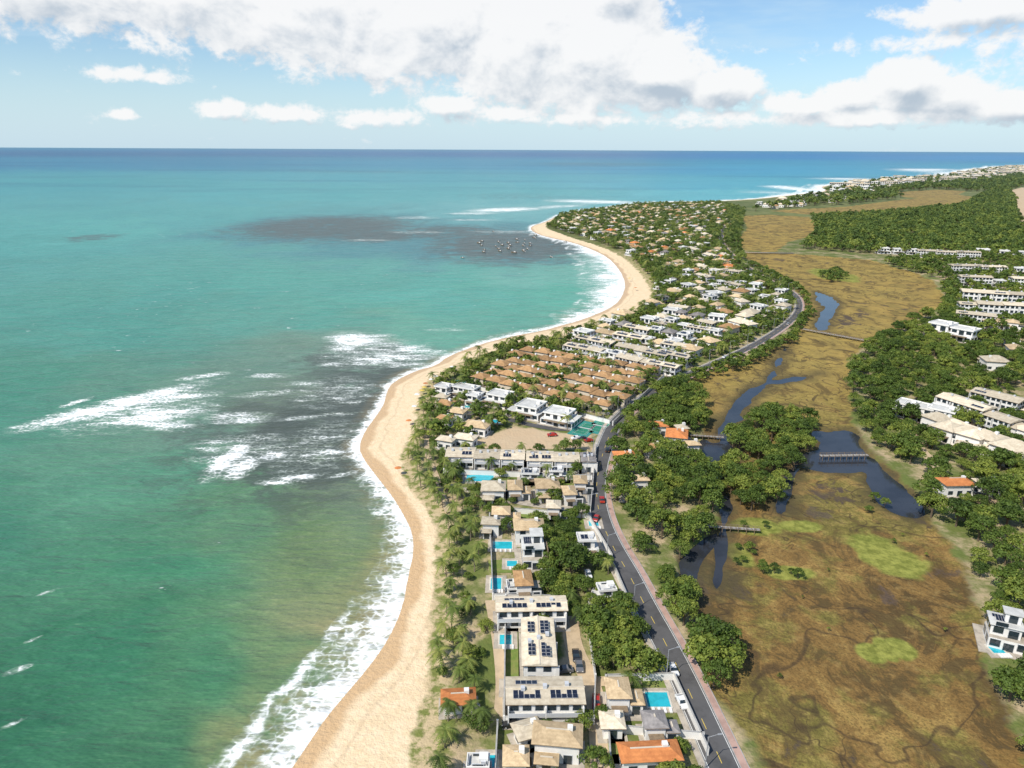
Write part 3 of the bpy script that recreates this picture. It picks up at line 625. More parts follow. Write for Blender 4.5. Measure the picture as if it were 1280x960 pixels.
# ================= road =================
ROADF=[True]
def offs(line,o):
    L=np.array(line);T=np.gradient(L,axis=0);T/=np.linalg.norm(T,axis=1)[:,None]
    k=np.interp(L[:,1],[0,280,420,3000],[.95,.95,.72,.72])[:,None] if ROADF[0] else 1.
    return L+np.stack([T[:,1],-T[:,0]],1)*o*k
def ribbon(mb,line,o1,o2,z,mat,curb=0):
    A=offs(line,o1);B=offs(line,o2)
    for i in range(len(line)-1):
        q=[(*A[i],z),(*B[i],z),(*B[i+1],z),(*A[i+1],z)]; mb.face(q,mat)
        if curb:
            for S in(A,B): mb.face([(*S[i],z-curb),(*S[i+1],z-curb),(*S[i+1],z),(*S[i],z)],mat)
def resample(line,st):
    L=np.array(line);s=np.concatenate([[0],np.cumsum(np.hypot(*np.diff(L,axis=0).T))]);t=np.arange(0,s[-1],st)
    return np.stack([np.interp(t,s,L[:,0]),np.interp(t,s,L[:,1])],1)
RD=resample(ROADL,3.)
rb=MB(); ribbon(rb,RD,-3.5,3.5,LZ+.03,MT['asphalt']); rd=put('road',rb.mesh('road'),0,0,0)
mk=MB()
ribbon(mk,RD,-3.3,-3.15,LZ+.034,MT['paint']);ribbon(mk,RD,3.15,3.3,LZ+.034,MT['paint'])
for i in range(0,len(RD)-1,3): ribbon(mk,RD[i:i+2],-.09,.09,LZ+.034,MT['ypaint'])
put('road_markings',mk.mesh('road_markings'),0,0,0)
kb=MB(); ribbon(kb,RD,-3.7,-3.5,LZ+.15,MT['kerb'],.15);ribbon(kb,RD,3.5,3.7,LZ+.15,MT['kerb'],.15); put('kerb',kb.mesh('kerb'),0,0,0)
pv=MB(); ribbon(pv,RD,-5.1,-3.7,LZ+.12,MT['paving'],.12); ribbon(pv,RD,5.3,5.5,LZ+.12,MT['kerb'],.12); put('pavement',pv.mesh('pavement'),0,0,0)
cy_=MB(); ribbon(cy_,RD,3.7,5.3,LZ+.11,MT['cycle'],.1); put('cycle_path',cy_.mesh('cycle_path'),0,0,0)
LANEZ=[.018]
def lane(name,pts,w,mat):
    ROADF[0]=False; LANEZ[0]-=.001
    b=MB(); L=resample(smooth([G(u,v) for u,v in pts],2),4.); ribbon(b,L,-w/2,w/2,LZ+LANEZ[0],MT[mat]); put(name,b.mesh(name),0,0,0)
    for p in L[::2]: CIRC.append((p[0],p[1],w*.45))
    ROADF[0]=True
lane('access_road',[(712,770),(716,810),(738,850),(748,890),(752,960),(755,1010)],4.5,'soil')
lane('access_road',[(612,750),(622,800),(628,860),(622,905),(740,912)],2.6,'soil')
lane('access_road',[(738,852),(800,850),(848,846)],3.2,'soil')
lane('access_road',[(556,605),(640,628),(742,640)],3.,'paving')
lane('access_road',[(760,530),(700,540),(620,520),(555,512)],4.,'asphalt')
lane('access_road',[(575,480),(650,500),(755,528)],3.5,'paving')
lane('access_road',[(840,478),(760,455),(700,440),(640,432)],4.,'asphalt')
lane('access_road',[(950,425),(890,405),(820,390)],4.,'paving')
lane('access_road',[(998,372),(900,360),(850,345),(800,315),(760,295)],4,'soil')
lane('access_road',[(1290,500),(1230,490),(1170,470),(1130,440)],4,'soil')
lane('access_road',[(1290,640),(1240,625),(1200,615),(1150,560),(1120,530)],4,'soil')
lane('beach_track',[(560,640),(548,600),(530,560),(540,520),(548,490)],2.2,'soil')
for t_ in range(1,6):
    a0=P00*(1-t_/6)+P01*t_/6; a1=P10*(1-t_/6)+P11*t_/6
    b=MB(); L=resample([tuple(a0),tuple(a1)],6.); ribbon(b,L,-1.1,1.1,LZ+.003,MT['paving']); put('garden_path',b.mesh('garden_path'),0,0,0)

def pool(u,v,pw,pd,rot=0):
    x,y=G(u,v); w=max(pw*mx(u,v),3);d=max(pd*my(u,v),3); b=MB()
    b.box(0,0,-.1,w+3,d+3,.16,MT['paving'])
    for sx,sy,lx,ly in((0,-1,w+.8,.4),(0,1,w+.8,.4),(-1,0,.4,d),(1,0,.4,d)): b.box(sx*(w/2+.2),sy*(d/2+.2),.061,lx,ly,.14,MT['poolrim'])
    b.box(0,0,.061,w,d,.07,MT['pool'])
    for i in range(4):
        b.box(-w/2+1+i*w/4,-d/2-1.,.061,.6,1.5,.3,MT['wall'])
    put('swimming_pool',b.mesh('swimming_pool'),x,y,LZ,math.radians(rot)); CIRC.append((x,y-1.5,max(w,d)*.5+(3.5 if v>650 else 1.5)))
for p in [(822,875,28,18),(620,730,9,14),(628,682,24,9),(600,598,34,8),(632,800,12,12),(640,705,10,5),(612,952,12,14),(575,478,14,5),(620,527,10,4),(742,655,12,6),(1245,812,12,8),(588,508,14,4),(690,600,10,4),(1215,612,12,5),(860,430,10,3),(800,445,10,3),(1225,545,12,4),(640,860,8,10)]: pool(*p)
for (u,v) in [(731,536),(750,533)]:
    x,y=G(u,v); b=MB(); b.box(0,0,-.1,17,33,.15,MT['courtr']); b.box(0,0,.055,11,24,.012,MT['court'])
    for a in(-5.4,-4.1,4.1,5.4): b.box(a,0,.07,.1,23.8,.01,MT['paint'])
    for a in(-11.9,-6.4,6.4,11.9): b.box(0,a,.072,10.9,.1,.01,MT['paint'])
    for a in(-1,1): b.tube((a*6,0,0),(a*6,0,1.1),.06,.06,MT['metal'])
    b.box(0,0,.25,12,.04,.8,MT['frame'])
    for a in range(-8,9,4):
        for s_ in(-1,1): b.tube((a,s_*16.3,0),(a,s_*16.3,3.5),.05,.05,MT['metal'],4)
    put('tennis_court',b.mesh('tennis_court'),x,y,LZ,math.radians(-28),.55); CIRC.append((x,y,7))
def lawn(pts):
    P=GP(pts); b=MB(); b.face([(x,y,LZ+.02) for x,y in P[::-1]],MT['lawn']); me=b.mesh('lawn')
    put('lawn',me,0,0,0)
for L in [[(634,785),(648,785),(650,850),(632,850)],[(800,845),(840,842),(850,862),(806,866)],[(600,600),(740,600),(744,606),(600,608)],[(756,880),(775,880),(785,955),(762,955)],[(640,640),(735,645),(738,655),(640,652)],[(610,700),(640,700),(640,716),(612,716)]]: lawn(L)
def wall(pts):
    b=MB(); P=GP(pts)
    for i in range(len(P)-1):
        a,c=P[i],P[i+1]; L=np.hypot(*(c-a)); an=math.atan2(*(c-a)[::-1]); m_=(a+c)/2
        b.box(m_[0],m_[1],LZ-.2,L,.2,2.2,MT['wall'],an); b.box(m_[0],m_[1],LZ+2.001,L,.32,.1,MT['kerb'],an)
        b.box(a[0],a[1],LZ-.2,.4,.4,2.45,MT['wall'],an)
    put('boundary_wall',b.mesh('boundary_wall'),0,0,0)
for W_ in [[(630,905),(742,905),(744,852),(735,785)],[(632,752),(630,905)],[(757,852),(842,850),(885,945)],[(757,852),(763,960)],[(620,640),(735,648),(765,700)],[(612,645),(616,750),(700,752)],[(555,592),(740,600)],[(762,700),(785,755),(735,760)],[(745,560),(738,640)],[(585,484),(762,530)],[(766,532),(830,472)],[(622,910),(618,990)],[(560,884),(600,890)],[(762,915),(880,925)]]: wall(W_)
def bridge(a,b_,w=1.8,name='footbridge'):
    A=Vector(G(*a));B=Vector(G(*b_));L=(B-A).length;b=MB(); n=int(L/1.2)
    b.box(0,0,1.0,L,w,.12,MT['wood'])
    for s_ in(-1,1):
        b.box(0,s_*w/2,1.9,L,.09,.08,MT['wood']);b.box(0,s_*w/2,1.5,L,.06,.06,MT['wood'])
        for i in range(0,n,2): b.box(-L/2+(i+.5)*L/n,s_*(w/2+.08),-1.9,.16,.16,3.9,MT['wood'])
    for i in range(n): b.box(-L/2+(i+.5)*L/n,0,1.121,L/n*.8,w-.15,.04,MT['kerb'])
    put(name,b.mesh(name),*((A+B)/2),LZ-.6,math.atan2((B-A).y,(B-A).x))
bridge((1003,412),(1090,428),2.4); bridge((1025,571),(1085,570),2.); bridge((862,545),(905,548),1.6,'wooden_pier'); bridge((928,316),(992,317),4); bridge((880,659),(950,664),1.4,'wooden_pier')
def lamp():
    b=MB(); b.tube((0,0,0),(0,0,8),.13,.07,MT['metal']); b.tube((0,0,7.9),(2.0,0,8.5),.06,.045,MT['metal']); b.box(2.3,0,8.42,.9,.3,.14,MT['metal']); b.box(0,0,0,.4,.4,.25,MT['kerb']); return b.mesh('street_lamp')
lm=lamp(); LA=resample(ROADL,26.); LO=offs(LA,-4.1); TT=np.gradient(LA,axis=0)
for p,t in list(zip(LO,TT))[:32]: put('street_lamp',lm,p[0],p[1],LZ+.1,math.atan2(t[1],t[0])-math.pi/2)
def carmesh(col):
    m=simple('car_paint_%s'%col[0],col[1],.25,1.,.05,spec=.6); b=MB()
    prof=[(-2.1,.35),(-2.15,.75),(-2.0,.95),(-1.0,1.02),(-.45,1.48),(.95,1.5),(1.75,1.05),(2.1,.95),(2.15,.4)]
    w=.86
    for s_ in(-1,1):
        P=[(x,s_*(w if z<1.1 else w*.8),z) for x,z in prof]; b.face(P if s_<0 else P[::-1],m)
        b.face([(-.88,s_*(w*.95+.0),1.06),(-.42,s_*(w*.82+.012),1.42),(.9,s_*(w*.82+.012),1.43),(1.5,s_*(w*.95),1.08)][::s_*-1],MT['glass'])
    for i in range(len(prof)-1):
        (x0,z0),(x1,z1)=prof[i],prof[i+1]; w0=w if z0<1.1 else w*.8; w1=w if z1<1.1 else w*.8
        b.face([(x0,-w0,z0),(x0,w0,z0),(x1,w1,z1),(x1,-w1,z1)][::-1],MT['glass'] if i in(3,5) else m)
    b.face([(-2.1,-w,.35),(2.15,-w,.4),(2.15,w,.4),(-2.1,w,.35)],MT['rubber'])
    for x in(-1.3,1.3):
        for s_ in(-1,1): b.tube((x,s_*.68,.33),(x,s_*.9,.33),.33,.33,MT['rubber'],12); b.tube((x,s_*.9,.33),(x,s_*.915,.33),.18,.18,MT['frame'],8)
    for s_ in(-1,1): b.box(-2.14,s_*.6,.65,.06,.35,.15,MT['wall']); b.box(2.13,s_*.62,.7,.06,.3,.16,MT['rorange'])
    return b.mesh('car')
CM=[carmesh(c) for c in [('white',(.75,.75,.75)),('silver',(.4,.41,.42)),('black',(.02,.02,.022)),('red',(.4,.03,.02)),('grey',(.15,.15,.16))]]
TR=np.gradient(RD,axis=0)
for i in [18,47,62,96,118,155,210]:
    if i<len(RD):
        s_=random.choice((-1,1)); p=offs(RD,1.75*s_)[i]; t=TR[i]; put('car',random.choice(CM),p[0],p[1],LZ+.035,math.atan2(t[1],t[0])+(math.pi if s_>0 else 0))
for u,v,a in [(724,835,90),(720,822,90),(705,840,10),(745,880,85),(852,880,100),(735,720,95),(640,908,0),(728,550,20),(735,552,20),(720,549,20),(690,545,10),(1225,620,20),(745,650,70)]:
    x,y=G(u,v); put('parked_car',random.choice(CM),x,y,LZ+.04,math.radians(a)); CIRC.append((x,y,2.5))
def boat():
    b=MB(); sec=[(-3.5,.9,.0),(-1,1.2,0),(1.5,1.05,.05),(3.3,.5,.3),(4.3,.03,.6)]
    for i in range(len(sec)-1):
        x0,w0,z0=sec[i];x1,w1,z1=sec[i+1]
        for s_ in(-1,1): b.face([(x0,s_*w0,.8+z0),(x1,s_*w1,.8+z1),(x1,s_*w1*.5,-.2),(x0,s_*w0*.5,-.2)],MT['wood'])
        b.face([(x0,-w0,.7+z0),(x1,-w1,.7+z1),(x1,w1,.7+z1),(x0,w0,.7+z0)],MT['wood'])
    b.face([(-3.5,-.9,.8),(-3.5,.9,.8),(-3.5,.45,-.2),(-3.5,-.45,-.2)],MT['wall'])
    b.box(-.6,0,.8,2.4,1.5,1.2,MT['wall']); b.box(-.6,0,1.2,2.45,1.3,.5,MT['glass']); b.box(-.6,0,2.0,3.,1.8,.1,MT['solar']); b.tube((.8,0,1.),(.8,0,4.5),.06,.04,MT['metal']); return b.mesh('fishing_boat')
bm=boat()
for i in range(34):
    u=random.gauss(640,28);v=random.gauss(306,6); x,y=G(u,v,0); put('fishing_boat',bm,x,y,0,ru(-.5,.5)+2.2,ru(.7,1.1))
def umb(c):
    b=MB(); b.tube((0,0,0),(0,0,2.3),.04,.04,MT['metal'],5)
    for i in range(8):
        a0,a1=i*math.pi/4,(i+1)*math.pi/4; b.face([(0,0,2.5),(1.4*math.cos(a0),1.4*math.sin(a0),2.),(1.4*math.cos(a1),1.4*math.sin(a1),2.)],MT[c])
    return b.mesh('beach_umbrella')
um=[umb('wall'),umb('ypaint'),umb('rorange')]
for u,v in [(524,497),(528,492),(532,488),(541,478),(536,483),(519,512),(548,474),(568,462),(590,452),(610,446),(630,440),(515,530),(500,590),(797,362),(790,350)]:
    x,y=G(u+ru(-4,0),v); put('beach_umbrella',random.choice(um),x,y,LZ-.2)

# ================= trees =================
def broad(seed,R_,Ht,nclump,nleaf,ls,conif=False):
    r=np.random.default_rng(seed); b=MB()
    b.tube((0,0,-.4),(0,0,Ht*.42),.05*R_+.08,.035*R_+.05,MT['bark'])
    cl=[]
    for i in range(nclump):
        a=r.uniform(0,6.283); q=math.sqrt(r.uniform(0,1)); rr=R_*.80*q; z=Ht*(.48+.38*(1-q*q)*r.uniform(.6,1.2)+r.uniform(-.06,.09)); c=np.array([rr*math.cos(a),rr*math.sin(a),z]); s=R_*r.uniform(.18,.36)
        cl.append((c,s))
        if i<6: b.tube((0,0,Ht*.32),tuple(c-np.array([0,0,s*.5])),.03*R_,.012*R_,MT['bark'],5)
    P=[];N=[];S=[];SZ=[]
    for c,s in cl:
        sh=r.uniform(0,1)
        d=r.normal(size=(nleaf,3)); d/=np.linalg.norm(d,axis=1)[:,None]; d[:,2]=np.where(d[:,2]<-.3,-d[:,2],d[:,2])
        rad=s*r.uniform(.68,1.2,nleaf)
        P.append(c+d*rad[:,None]*np.array([1,1,.75])); nn=d+r.normal(size=(nleaf,3))*.5; N.append(nn/np.linalg.norm(nn,axis=1)[:,None])
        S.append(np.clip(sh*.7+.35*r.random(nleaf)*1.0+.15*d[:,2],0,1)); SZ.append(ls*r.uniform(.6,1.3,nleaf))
    P=np.concatenate(P);N=np.concatenate(N);S=np.concatenate(S);SZ=np.concatenate(SZ)
    t=np.cross(N,r.normal(size=N.shape)); t/=np.linalg.norm(t,axis=1)[:,None]; w=np.cross(N,t)
    A=P+t*SZ[:,None]*.5;B=P+w*SZ[:,None]*.38;C=P-t*SZ[:,None]*.5;D=P-w*SZ[:,None]*.38
    Q=np.stack([A,B,C,D],1)
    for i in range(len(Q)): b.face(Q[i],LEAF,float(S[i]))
    return b.mesh('broadleaf_tree')
def palm(seed,Ht,nf=15,fl=3.2,nl=9):
    r=random.Random(seed); b=MB(); lean=r.uniform(-.8,.8),r.uniform(-.8,.8); px=(0,0,-.3)
    for i in range(4):
        t=(i+1)/4; q=(lean[0]*t*t,lean[1]*t*t,Ht*t); b.tube(px,q,.2-.03*i,.17-.03*i,MT['palmbark'],6); px=q
    top=Vector(px)
    for i in range(nf):
        a=i*2.399+r.uniform(-.2,.2); el=r.uniform(.0,1.05) if i%3 else r.uniform(-.5,.1); L=fl*r.uniform(.85,1.1); d=Vector((math.cos(a),math.sin(a),0)); side=Vector((-d.y,d.x,0))
        pts=[]
        for k in range(nl+1):
            t=k/nl; pts.append(top+d*(L*t*math.cos(el*(1-t*.5)))+Vector((0,0,L*(math.sin(el)*t-.75*t*t))))
        sh=r.uniform(0,1)
        for k in range(nl):
            p,q=pts[k],pts[k+1]; w=.85*math.sin(math.pi*min(.97,(k+.9)/nl*.86+.1))+.1
            m_=p.lerp(q,.55)
            for s_ in(-1,1):
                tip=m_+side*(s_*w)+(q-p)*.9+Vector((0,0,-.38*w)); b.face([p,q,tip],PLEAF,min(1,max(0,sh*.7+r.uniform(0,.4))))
    return b.mesh('coconut_palm')
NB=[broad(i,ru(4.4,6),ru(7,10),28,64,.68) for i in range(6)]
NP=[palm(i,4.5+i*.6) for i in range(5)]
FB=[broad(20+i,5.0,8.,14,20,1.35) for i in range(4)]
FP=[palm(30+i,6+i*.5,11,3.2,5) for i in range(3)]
def protocoll(name,meshes,on):
    c=bpy.data.collections.new(name)
    for i,m in enumerate(meshes):
        o=bpy.data.objects.new(on,m); c.objects.link(o)
    return c
CB=protocoll('broadleaf_variants',FB,'broadleaf_tree_variant'); CP=protocoll('palm_variants',FP,'palm_variant'); CN=protocoll('near_broadleaf_variants',NB,'broadleaf_variant')
def gn_scatter(name,pts,coll,smin,smax,zs=LZ-.2):
    pts=np.asarray(pts)
    if len(pts)==0: return
    me=bpy.data.meshes.new(name); me.from_pydata([(x,y,zs) for x,y in pts],[],[])
    n=len(pts)
    sc=rng.uniform(smin,smax,n); 
    a=me.attributes.new('tscale','FLOAT','POINT'); a.data.foreach_set('value',sc.astype(np.float32))
    a=me.attributes.new('trot','FLOAT_VECTOR','POINT'); v=np.zeros((n,3),np.float32); v[:,2]=rng.uniform(0,6.28,n); a.data.foreach_set('vector',v.ravel())
    a=me.attributes.new('tid','INT','POINT'); a.data.foreach_set('value',rng.integers(0,len(coll.objects),n).astype(np.int32))
    ob=bpy.data.objects.new(name,me); scene.collection.objects.link(ob)
    g=bpy.data.node_groups.new(name+'_nodes','GeometryNodeTree'); g.interface.new_socket('Geometry',in_out='INPUT',socket_type='NodeSocketGeometry');g.interface.new_socket('Geometry',in_out='OUTPUT',socket_type='NodeSocketGeometry')
    N=g.nodes;L=g.links; gi=N.new('NodeGroupInput');go=N.new('NodeGroupOutput'); ip=N.new('GeometryNodeInstanceOnPoints'); ci=N.new('GeometryNodeCollectionInfo')
    ci.inputs['Collection'].default_value=coll; ci.inputs['Separate Children'].default_value=True; ci.inputs['Reset Children'].default_value=True
    L.new(gi.outputs[0],ip.inputs['Points']);L.new(ci.outputs[0],ip.inputs['Instance']); ip.inputs['Pick Instance'].default_value=True
    def na(nm,dt):
        q=N.new('GeometryNodeInputNamedAttribute'); q.data_type=dt; q.inputs['Name'].default_value=nm; return q.outputs['Attribute']
    L.new(na('tid','INT'),ip.inputs['Instance Index']);L.new(na('tscale','FLOAT'),ip.inputs['Scale'])
    e=N.new('FunctionNodeEulerToRotation'); L.new(na('trot','FLOAT_VECTOR'),e.inputs[0]); L.new(e.outputs[0],ip.inputs['Rotation'])
    L.new(ip.outputs[0],go.inputs[0])
    md=ob.modifiers.new('scatter','NODES'); md.node_group=g
    return ob
def trees_near(poly,sp,meshes,name,sc,keep=.95,pad=1.2,notmarsh=False,extra=0):
    P=GP(poly); gx,gy=scatter_pts(P,sp,.38,keep); gx,gy=clear(gx,gy,pad,5.)
    if len(gx):
        m_,l_,c_=vsets(gx,gy); ok=(l_<1)&(c_<0)
        if notmarsh: ok&=(m_<2)
        gx,gy=gx[ok],gy[ok]
    for x,y in zip(gx,gy): put(name,random.choice(meshes),x,y,LZ-.3,ru(0,6.28),ru(*sc))
    return len(gx)
cnt=0
cnt+=trees_near([(556,645),(602,642),(612,720),(616,790),(598,880),(535,895),(550,860),(548,800),(556,700)],5.4,NP,'coconut_palm',(.65,1.),.75)
cnt+=trees_near([(556,645),(602,642),(612,720),(616,790),(598,880),(545,895),(560,800)],7.0,NB,'broadleaf_tree',(.22,.5),.6)
cnt+=trees_near([(515,1010),(520,900),(560,888),(600,893),(622,930),(600,1010)],5.0,NP,'coconut_palm',(.75,1.0),.85)
cnt+=trees_near([(510,570),(522,530),(535,500),(560,520),(548,560),(590,598),(600,625),(550,635),(520,605)],5.0,NP,'coconut_palm',(.7,.95),.75)
cnt+=trees_near([(522,560),(540,510),(560,520),(550,560),(590,598),(600,625),(560,635)],6.5,NB,'broadleaf_tree',(.25,.5),.6)
cnt+=trees_near([(616,650),(760,650),(775,740),(830,850),(880,960),(740,960),(740,850),(620,760)],11,NP,'coconut_palm',(.7,1.),.5)
cnt+=trees_near([(757,560),(790,520),(830,545),(870,560),(900,600),(897,655),(850,700),(805,705),(765,665)],7.0,NB,'broadleaf_tree',(.5,1.2),.92)
cnt+=trees_near([(785,700),(850,695),(866,735),(868,790),(845,805),(812,750)],6.8,NB,'broadleaf_tree',(.55,1.2),.92)
cnt+=trees_near([(905,545),(960,522),(1010,518),(1028,550),(1000,572),(985,600),(975,640),(930,635),(896,612)],6.6,NB,'broadleaf_tree',(.5,1.1),.95)
cnt+=trees_near([(720,760),(785,752),(832,810),(835,845),(780,846),(725,832)],6.6,NB,'broadleaf_tree',(.6,1.05),.95)
cnt+=trees_near([(870,805),(905,800),(930,835),(920,870),(890,872),(872,835)],5.8,NB,'broadleaf_tree',(.7,1.2),1)
cnt+=trees_near([(665,700),(740,690),(765,725),(740,738),(700,750),(675,730)],6.2,NB,'broadleaf_tree',(.6,.95),.9)
cnt+=trees_near([(605,640),(745,640),(770,740),(840,850),(905,1000),(740,1000),(735,850),(612,770)],6.0,NB,'broadleaf_tree',(.3,.8),.88,pad=.7)
cnt+=trees_near([(590,890),(740,905),(740,1010),(590,1010)],6.0,NB,'broadleaf_tree',(.35,.7),.8,pad=.7)
cnt+=trees_near([(1088,560),(1170,540),(1200,600),(1290,590),(1400,700),(1400,1050),(1300,960),(1250,860),(1232,790),(1210,700),(1190,670),(1150,640),(1165,600),(1130,585)],8,NB,'broadleaf_tree',(.4,1.15),.9,notmarsh=False)
cnt+=trees_near([(1232,790),(1300,780),(1400,900),(1400,1050),(1320,990),(1262,880)],6.5,NB,'broadleaf_tree',(.3,.7),.7)
cnt+=trees_near([(545,560),(742,560),(742,640),(560,640)],7.5,NP,'coconut_palm',(.6,.9),.6,pad=.5)
cnt+=trees_near([(545,560),(742,560),(742,640),(560,640)],6.0,NB,'broadleaf_tree',(.3,.6),.85,pad=.6)
cnt+=trees_near([(925,655),(965,650),(970,662),(930,665)],5,NB,'shrub',(.25,.4),.9)
cnt+=trees_near([(900,880),(940,930),(960,990),(925,980)],6,NB,'shrub',(.2,.4),.6)
cnt+=trees_near([(910,680),(940,680),(945,705),(1000,705),(1000,722),(950,718),(915,705)],4.5,NB,'shrub',(.2,.38),.75)
cnt+=trees_near([(1080,620),(1115,625),(1110,640),(1085,640)],4.5,NB,'shrub',(.3,.5),.85)
cnt+=trees_near([(800,890),(860,890),(900,960),(860,960)],8,NB,'broadleaf_tree',(.35,.6),.6)
def far(name,poly,sp,coll,sc,keep=.95,marsh=True,pad=.8,rp=4.2):
    P=GP(poly); gx,gy=scatter_pts(P,sp,.4,keep); gx,gy=clear(gx,gy,pad,rp)
    if len(gx):
        m_,l_,c_=vsets(gx,gy); v_=-sdf(gx,gy,SEAV); ok=(l_<0)&(c_<0)&(v_>3)
        if marsh: ok&=(m_<3)
        gx,gy=gx[ok],gy[ok]
    gn_scatter(name,list(zip(gx,gy)),coll,*sc); return len(gx)
n=0
TP=[(530,540),(545,480),(620,440),(700,420),(820,380),(850,330),(900,335),(1000,370),(1004,395),(990,402),(900,455),(850,485),(790,510),(760,540),(740,545),(640,530),(590,560),(550,562)]
n+=far('town_trees',TP,5.4,CB,(.3,.85),.82,pad=.4)
n+=far('town_palms',TP,7.5,CP,(.75,1.1),.55)
n+=far('garden_shrubs',[(588,482),(655,440),(822,466),(762,522)],3.2,CB,(.18,.36),.7,pad=-.3)
n+=far('beachfront_palms',[(522,520),(530,480),(560,458),(640,434),(730,414),(800,386),(818,368),(835,372),(800,402),(740,422),(640,442),(580,468),(545,490)],6.5,CP,(.75,1.1),.65)
n+=far('lagoon_grove',[(795,510),(830,478),(870,488),(885,530),(860,545),(810,535)],6.,CN,(.6,1.1),.97,marsh=False)
n+=far('avenue_trees',[(855,472),(930,448),(985,420),(1010,385),(1010,372),(990,355),(940,330),(925,330),(1000,368),(1018,392),(990,430),(935,460),(870,480)],5.4,CB,(.45,.85),.92,marsh=False,rp=3.4)
HP=[(684,284),(703,269),(800,256.5),(900,254),(930,262),(925,300),(930,335),(1000,370),(900,350),(830,375),(812,350),(790,322),(740,300)]
n+=far('headland_trees',HP,8.2,CB,(.55,1.1),.85,rp=2.)
n+=far('headland_palms',HP,15,CP,(1,1.4),.8)
n+=far('right_bank_trees',[(1070,540),(1063,470),(1085,430),(1140,402),(1180,385),(1175,350),(1200,395),(1220,430),(1420,440),(1420,600),(1200,600),(1160,560),(1090,565)],7.2,CN,(.4,1.1),.87,marsh=False)
n+=far('mangrove_forest',[(1000,311),(1020,290),(1015,272),(1100,268),(1200,258),(1235,240),(1262,240),(1276,280),(1292,310),(1400,318),(1400,330),(1180,318),(1090,318)],11,CB,(.8,1.5),.93)
n+=far('estate_trees',[(1090,330),(1180,318),(1420,325),(1420,440),(1220,430),(1185,390),(1180,350)],8.6,CB,(.5,1.1),.85)
n+=far('marsh_island_trees',[(1022,345),(1040,338),(1062,345),(1050,352),(1030,352)],6,CB,(.5,.8),.8,marsh=False)
n+=far('marsh_shrubs',[(950,760),(1000,660),(1100,640),(1190,700),(1210,820),(1260,960),(1000,960),(930,880)],16,CB,(.08,.2),.35,marsh=False)
n+=far('distant_forest',[(935,266),(1000,250),(1050,243),(1120,234),(1200,226),(1260,219),(1420,214),(1420,262),(1230,240),(1195,240),(1060,256),(960,262)],24,CB,(1.3,2.4),.8)
n+=far('distant_town_trees',[(1030,239),(1060,229.5),(1110,225),(1200,218.5),(1215,213.5),(1260,208.5),(1420,205.5),(1420,214),(1260,219),(1200,226),(1120,234),(1050,243)],30,CB,(1.,2.),.75)
n+=far('distant_forest',[(1262,245),(1420,262),(1420,300),(1290,300)],18,CB,(1.4,2.2),.8)
print('trees',cnt,n,time.time()-T0)
b=MB(); wm=simple('lagoon_water',(.042,.046,.055),.10,.05,.4,spec=.38)
b.face([(x,y,LZ-1.25) for x,y in MARSH[0][::-1]],wm)
me=b.mesh('lagoon'); put('lagoon',me,0,0,0)
for p in me.polygons:
    if p.normal.z<0: p.flip()

# ================= sky & sun =================
SUN_EL=math.radians(49); sdx,sdy=-.72,-.69; n_=math.hypot(sdx,sdy); sdx/=n_;sdy/=n_
sv=Vector((sdx*math.cos(SUN_EL),sdy*math.cos(SUN_EL),math.sin(SUN_EL)))
sl=bpy.data.lights.new('sun','SUN'); sl.energy=5.0; sl.angle=math.radians(.5); sl.color=(1,.94,.84)
so=bpy.data.objects.new('sun',sl); scene.collection.objects.link(so); so.rotation_euler=sv.to_track_quat('Z','Y').to_euler(); so.location=(0,0,300)
w=bpy.data.worlds.new('World'); scene.world=w; w.use_nodes=True; nt=NT(w.node_tree)
for x in list(nt.n): nt.n.remove(x)
sky=nt.new('ShaderNodeTexSky',sky_type='NISHITA'); sky.sun_disc=False; sky.sun_elevation=SUN_EL; sky.sun_rotation=math.atan2(sdx,sdy)%(2*math.pi); sky.air_density=1.; sky.dust_density=.5; sky.ozone_density=1.5
def azel(u,v): d=ray(u,v); return math.atan2(d.x,d.y),math.asin(d.z)
CL=[(60,-14,150,44,1.3),(230,-8,150,56,1.5),(390,0,160,76,1.8),(540,20,150,82,1.9),(660,45,140,86,2.),(740,70,120,74,2.),(820,95,84,42,1.8),(890,108,64,26,1.5),(760,-10,70,60,1.6),
 (170,94,48,9,.85),(155,143,14,7,.7),(275,135,28,10,.8),(360,142,70,10,.7),(450,146,80,10,.7),(565,130,46,13,.95),(630,142,70,12,.75),(720,148,80,9,.6),(850,148,90,10,.6),
 (1010,130,60,14,1.1),(1060,118,44,20,1.3),(1135,106,46,30,1.8),(1185,120,58,22,1.4),(1255,130,60,18,1.1),(1100,146,170,11,.8),(1230,10,90,20,.9),(1330,60,90,30,.8),(1180,52,110,8,.4)]
g=bpy.data.node_groups.new('cloud_mass','ShaderNodeTree'); g.interface.new_socket('P',in_out='INPUT',socket_type='NodeSocketVector'); g.interface.new_socket('D',in_out='OUTPUT',socket_type='NodeSocketFloat')
q=NT(g); gi=q.new('NodeGroupInput');go=q.new('NodeGroupOutput'); P=gi.outputs[0]; acc=None
for u,v,a,b_,amp in CL:
    A,E=azel(u,v)
    d=q.vm('LENGTH',q.vm('MULTIPLY',q.vm('SUBTRACT',P,(A,E,0)),(F/a,F/b_,0)))
    d=q.m('MULTIPLY_ADD',d,-amp,amp); d=q.m('MAXIMUM',d,-.6)
    acc=d if acc is None else q.m('SMOOTH_MAX',acc,d,.25)
n1=q.noise(q.sc(P,(1,1.4,1)),12.,4,.58,.3)
q.l.new(q.m('ADD',acc,q.m('MULTIPLY',q.m('SUBTRACT',n1,.47),1.9)),go.inputs[0])
tc=nt.new('ShaderNodeTexCoord').outputs['Generated']; sx=nt.new('ShaderNodeSeparateXYZ'); nt.link(nt.vm('NORMALIZE',tc),sx.inputs[0])
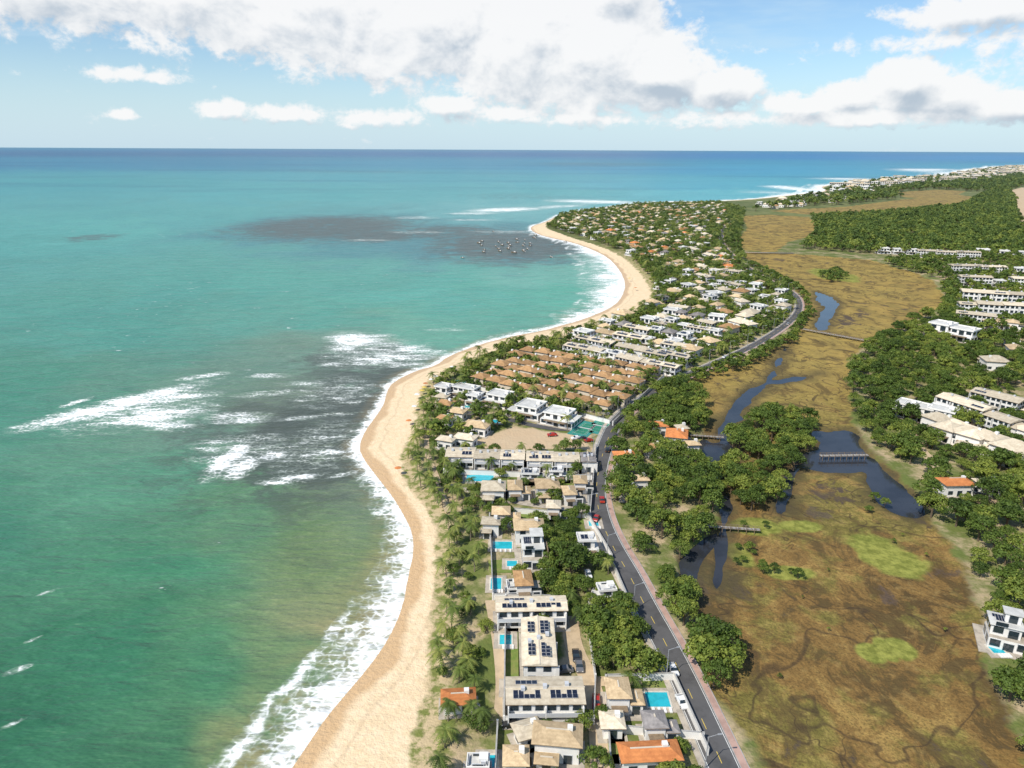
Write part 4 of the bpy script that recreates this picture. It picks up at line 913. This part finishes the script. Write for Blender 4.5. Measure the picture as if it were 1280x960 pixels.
az=nt.m('ARCTAN2',sx.outputs[0],sx.outputs[1]); el=nt.m('ARCSINE',sx.outputs[2])
cb=nt.new('ShaderNodeCombineXYZ'); nt.link(az,cb.inputs[0]);nt.link(el,cb.inputs[1]); cv=cb.outputs[0]
def dens(off):
    k=nt.new('ShaderNodeGroup'); k.node_tree=g; nt.link(nt.vm('ADD',cv,off) if off else cv,k.inputs[0]); return k.outputs[0]
D0=dens(None);D1=dens((-.009,.015,0))
fine=nt.m('SUBTRACT',nt.noise(nt.sc(cv,(1,1.3,1)),48.,5,.65,.2),.5)
DF=nt.m('ADD',D0,nt.m('MULTIPLY',fine,1.5))
alpha=nt.mr(DF,-.05,.5)
lit=nt.m('ADD',nt.m('MULTIPLY',nt.m('SUBTRACT',D0,D1),.85),.84)
lit=nt.m('ADD',lit,nt.m('MULTIPLY',fine,.6))
under=nt.mr(el,azel(700,125)[1],azel(700,84)[1],-.34,.05); lit=nt.m('ADD',lit,nt.m('MULTIPLY',under,nt.mr(D0,.7,1.4)))
cc=nt.mix(nt.mr(lit,.05,.95),(.50,.585,.68),(1.0,1.0,1.0))
skyc=nt.mix(1.,sky.outputs[0],(.98,1.14,1.26),'MULTIPLY')
b1=nt.new('ShaderNodeBackground'); nt.link(skyc,b1.inputs[0]); b1.inputs[1].default_value=.112
b2=nt.new('ShaderNodeBackground'); nt.link(cc,b2.inputs[0]); b2.inputs[1].default_value=.96
bh=nt.new('ShaderNodeBackground'); bh.inputs[0].default_value=(.60,.79,.93,1); bh.inputs[1].default_value=1
hz=nt.mr(el,0.,.13,.78,0.); wsp=nt.mr(nt.noise(nt.sc(cv,(1,5,1)),5.,4,.6),.45,.7,0.,.4)
m1=nt.new('ShaderNodeMixShader'); nt.link(nt.m('MAXIMUM',hz,wsp),m1.inputs[0]); nt.l.new(b1.outputs[0],m1.inputs[1]);nt.l.new(bh.outputs[0],m1.inputs[2])
m2=nt.new('ShaderNodeMixShader'); nt.link(nt.m('MULTIPLY',alpha,.95),m2.inputs[0]); nt.l.new(m1.outputs[0],m2.inputs[1]);nt.l.new(b2.outputs[0],m2.inputs[2])
o=nt.new('ShaderNodeOutputWorld'); nt.l.new(m2.outputs[0],o.inputs[0])
try:
    w.cycles.sampling_method='MANUAL'; w.cycles.sample_map_resolution=256
except Exception as e: print(e)
print('done',time.time()-T0)
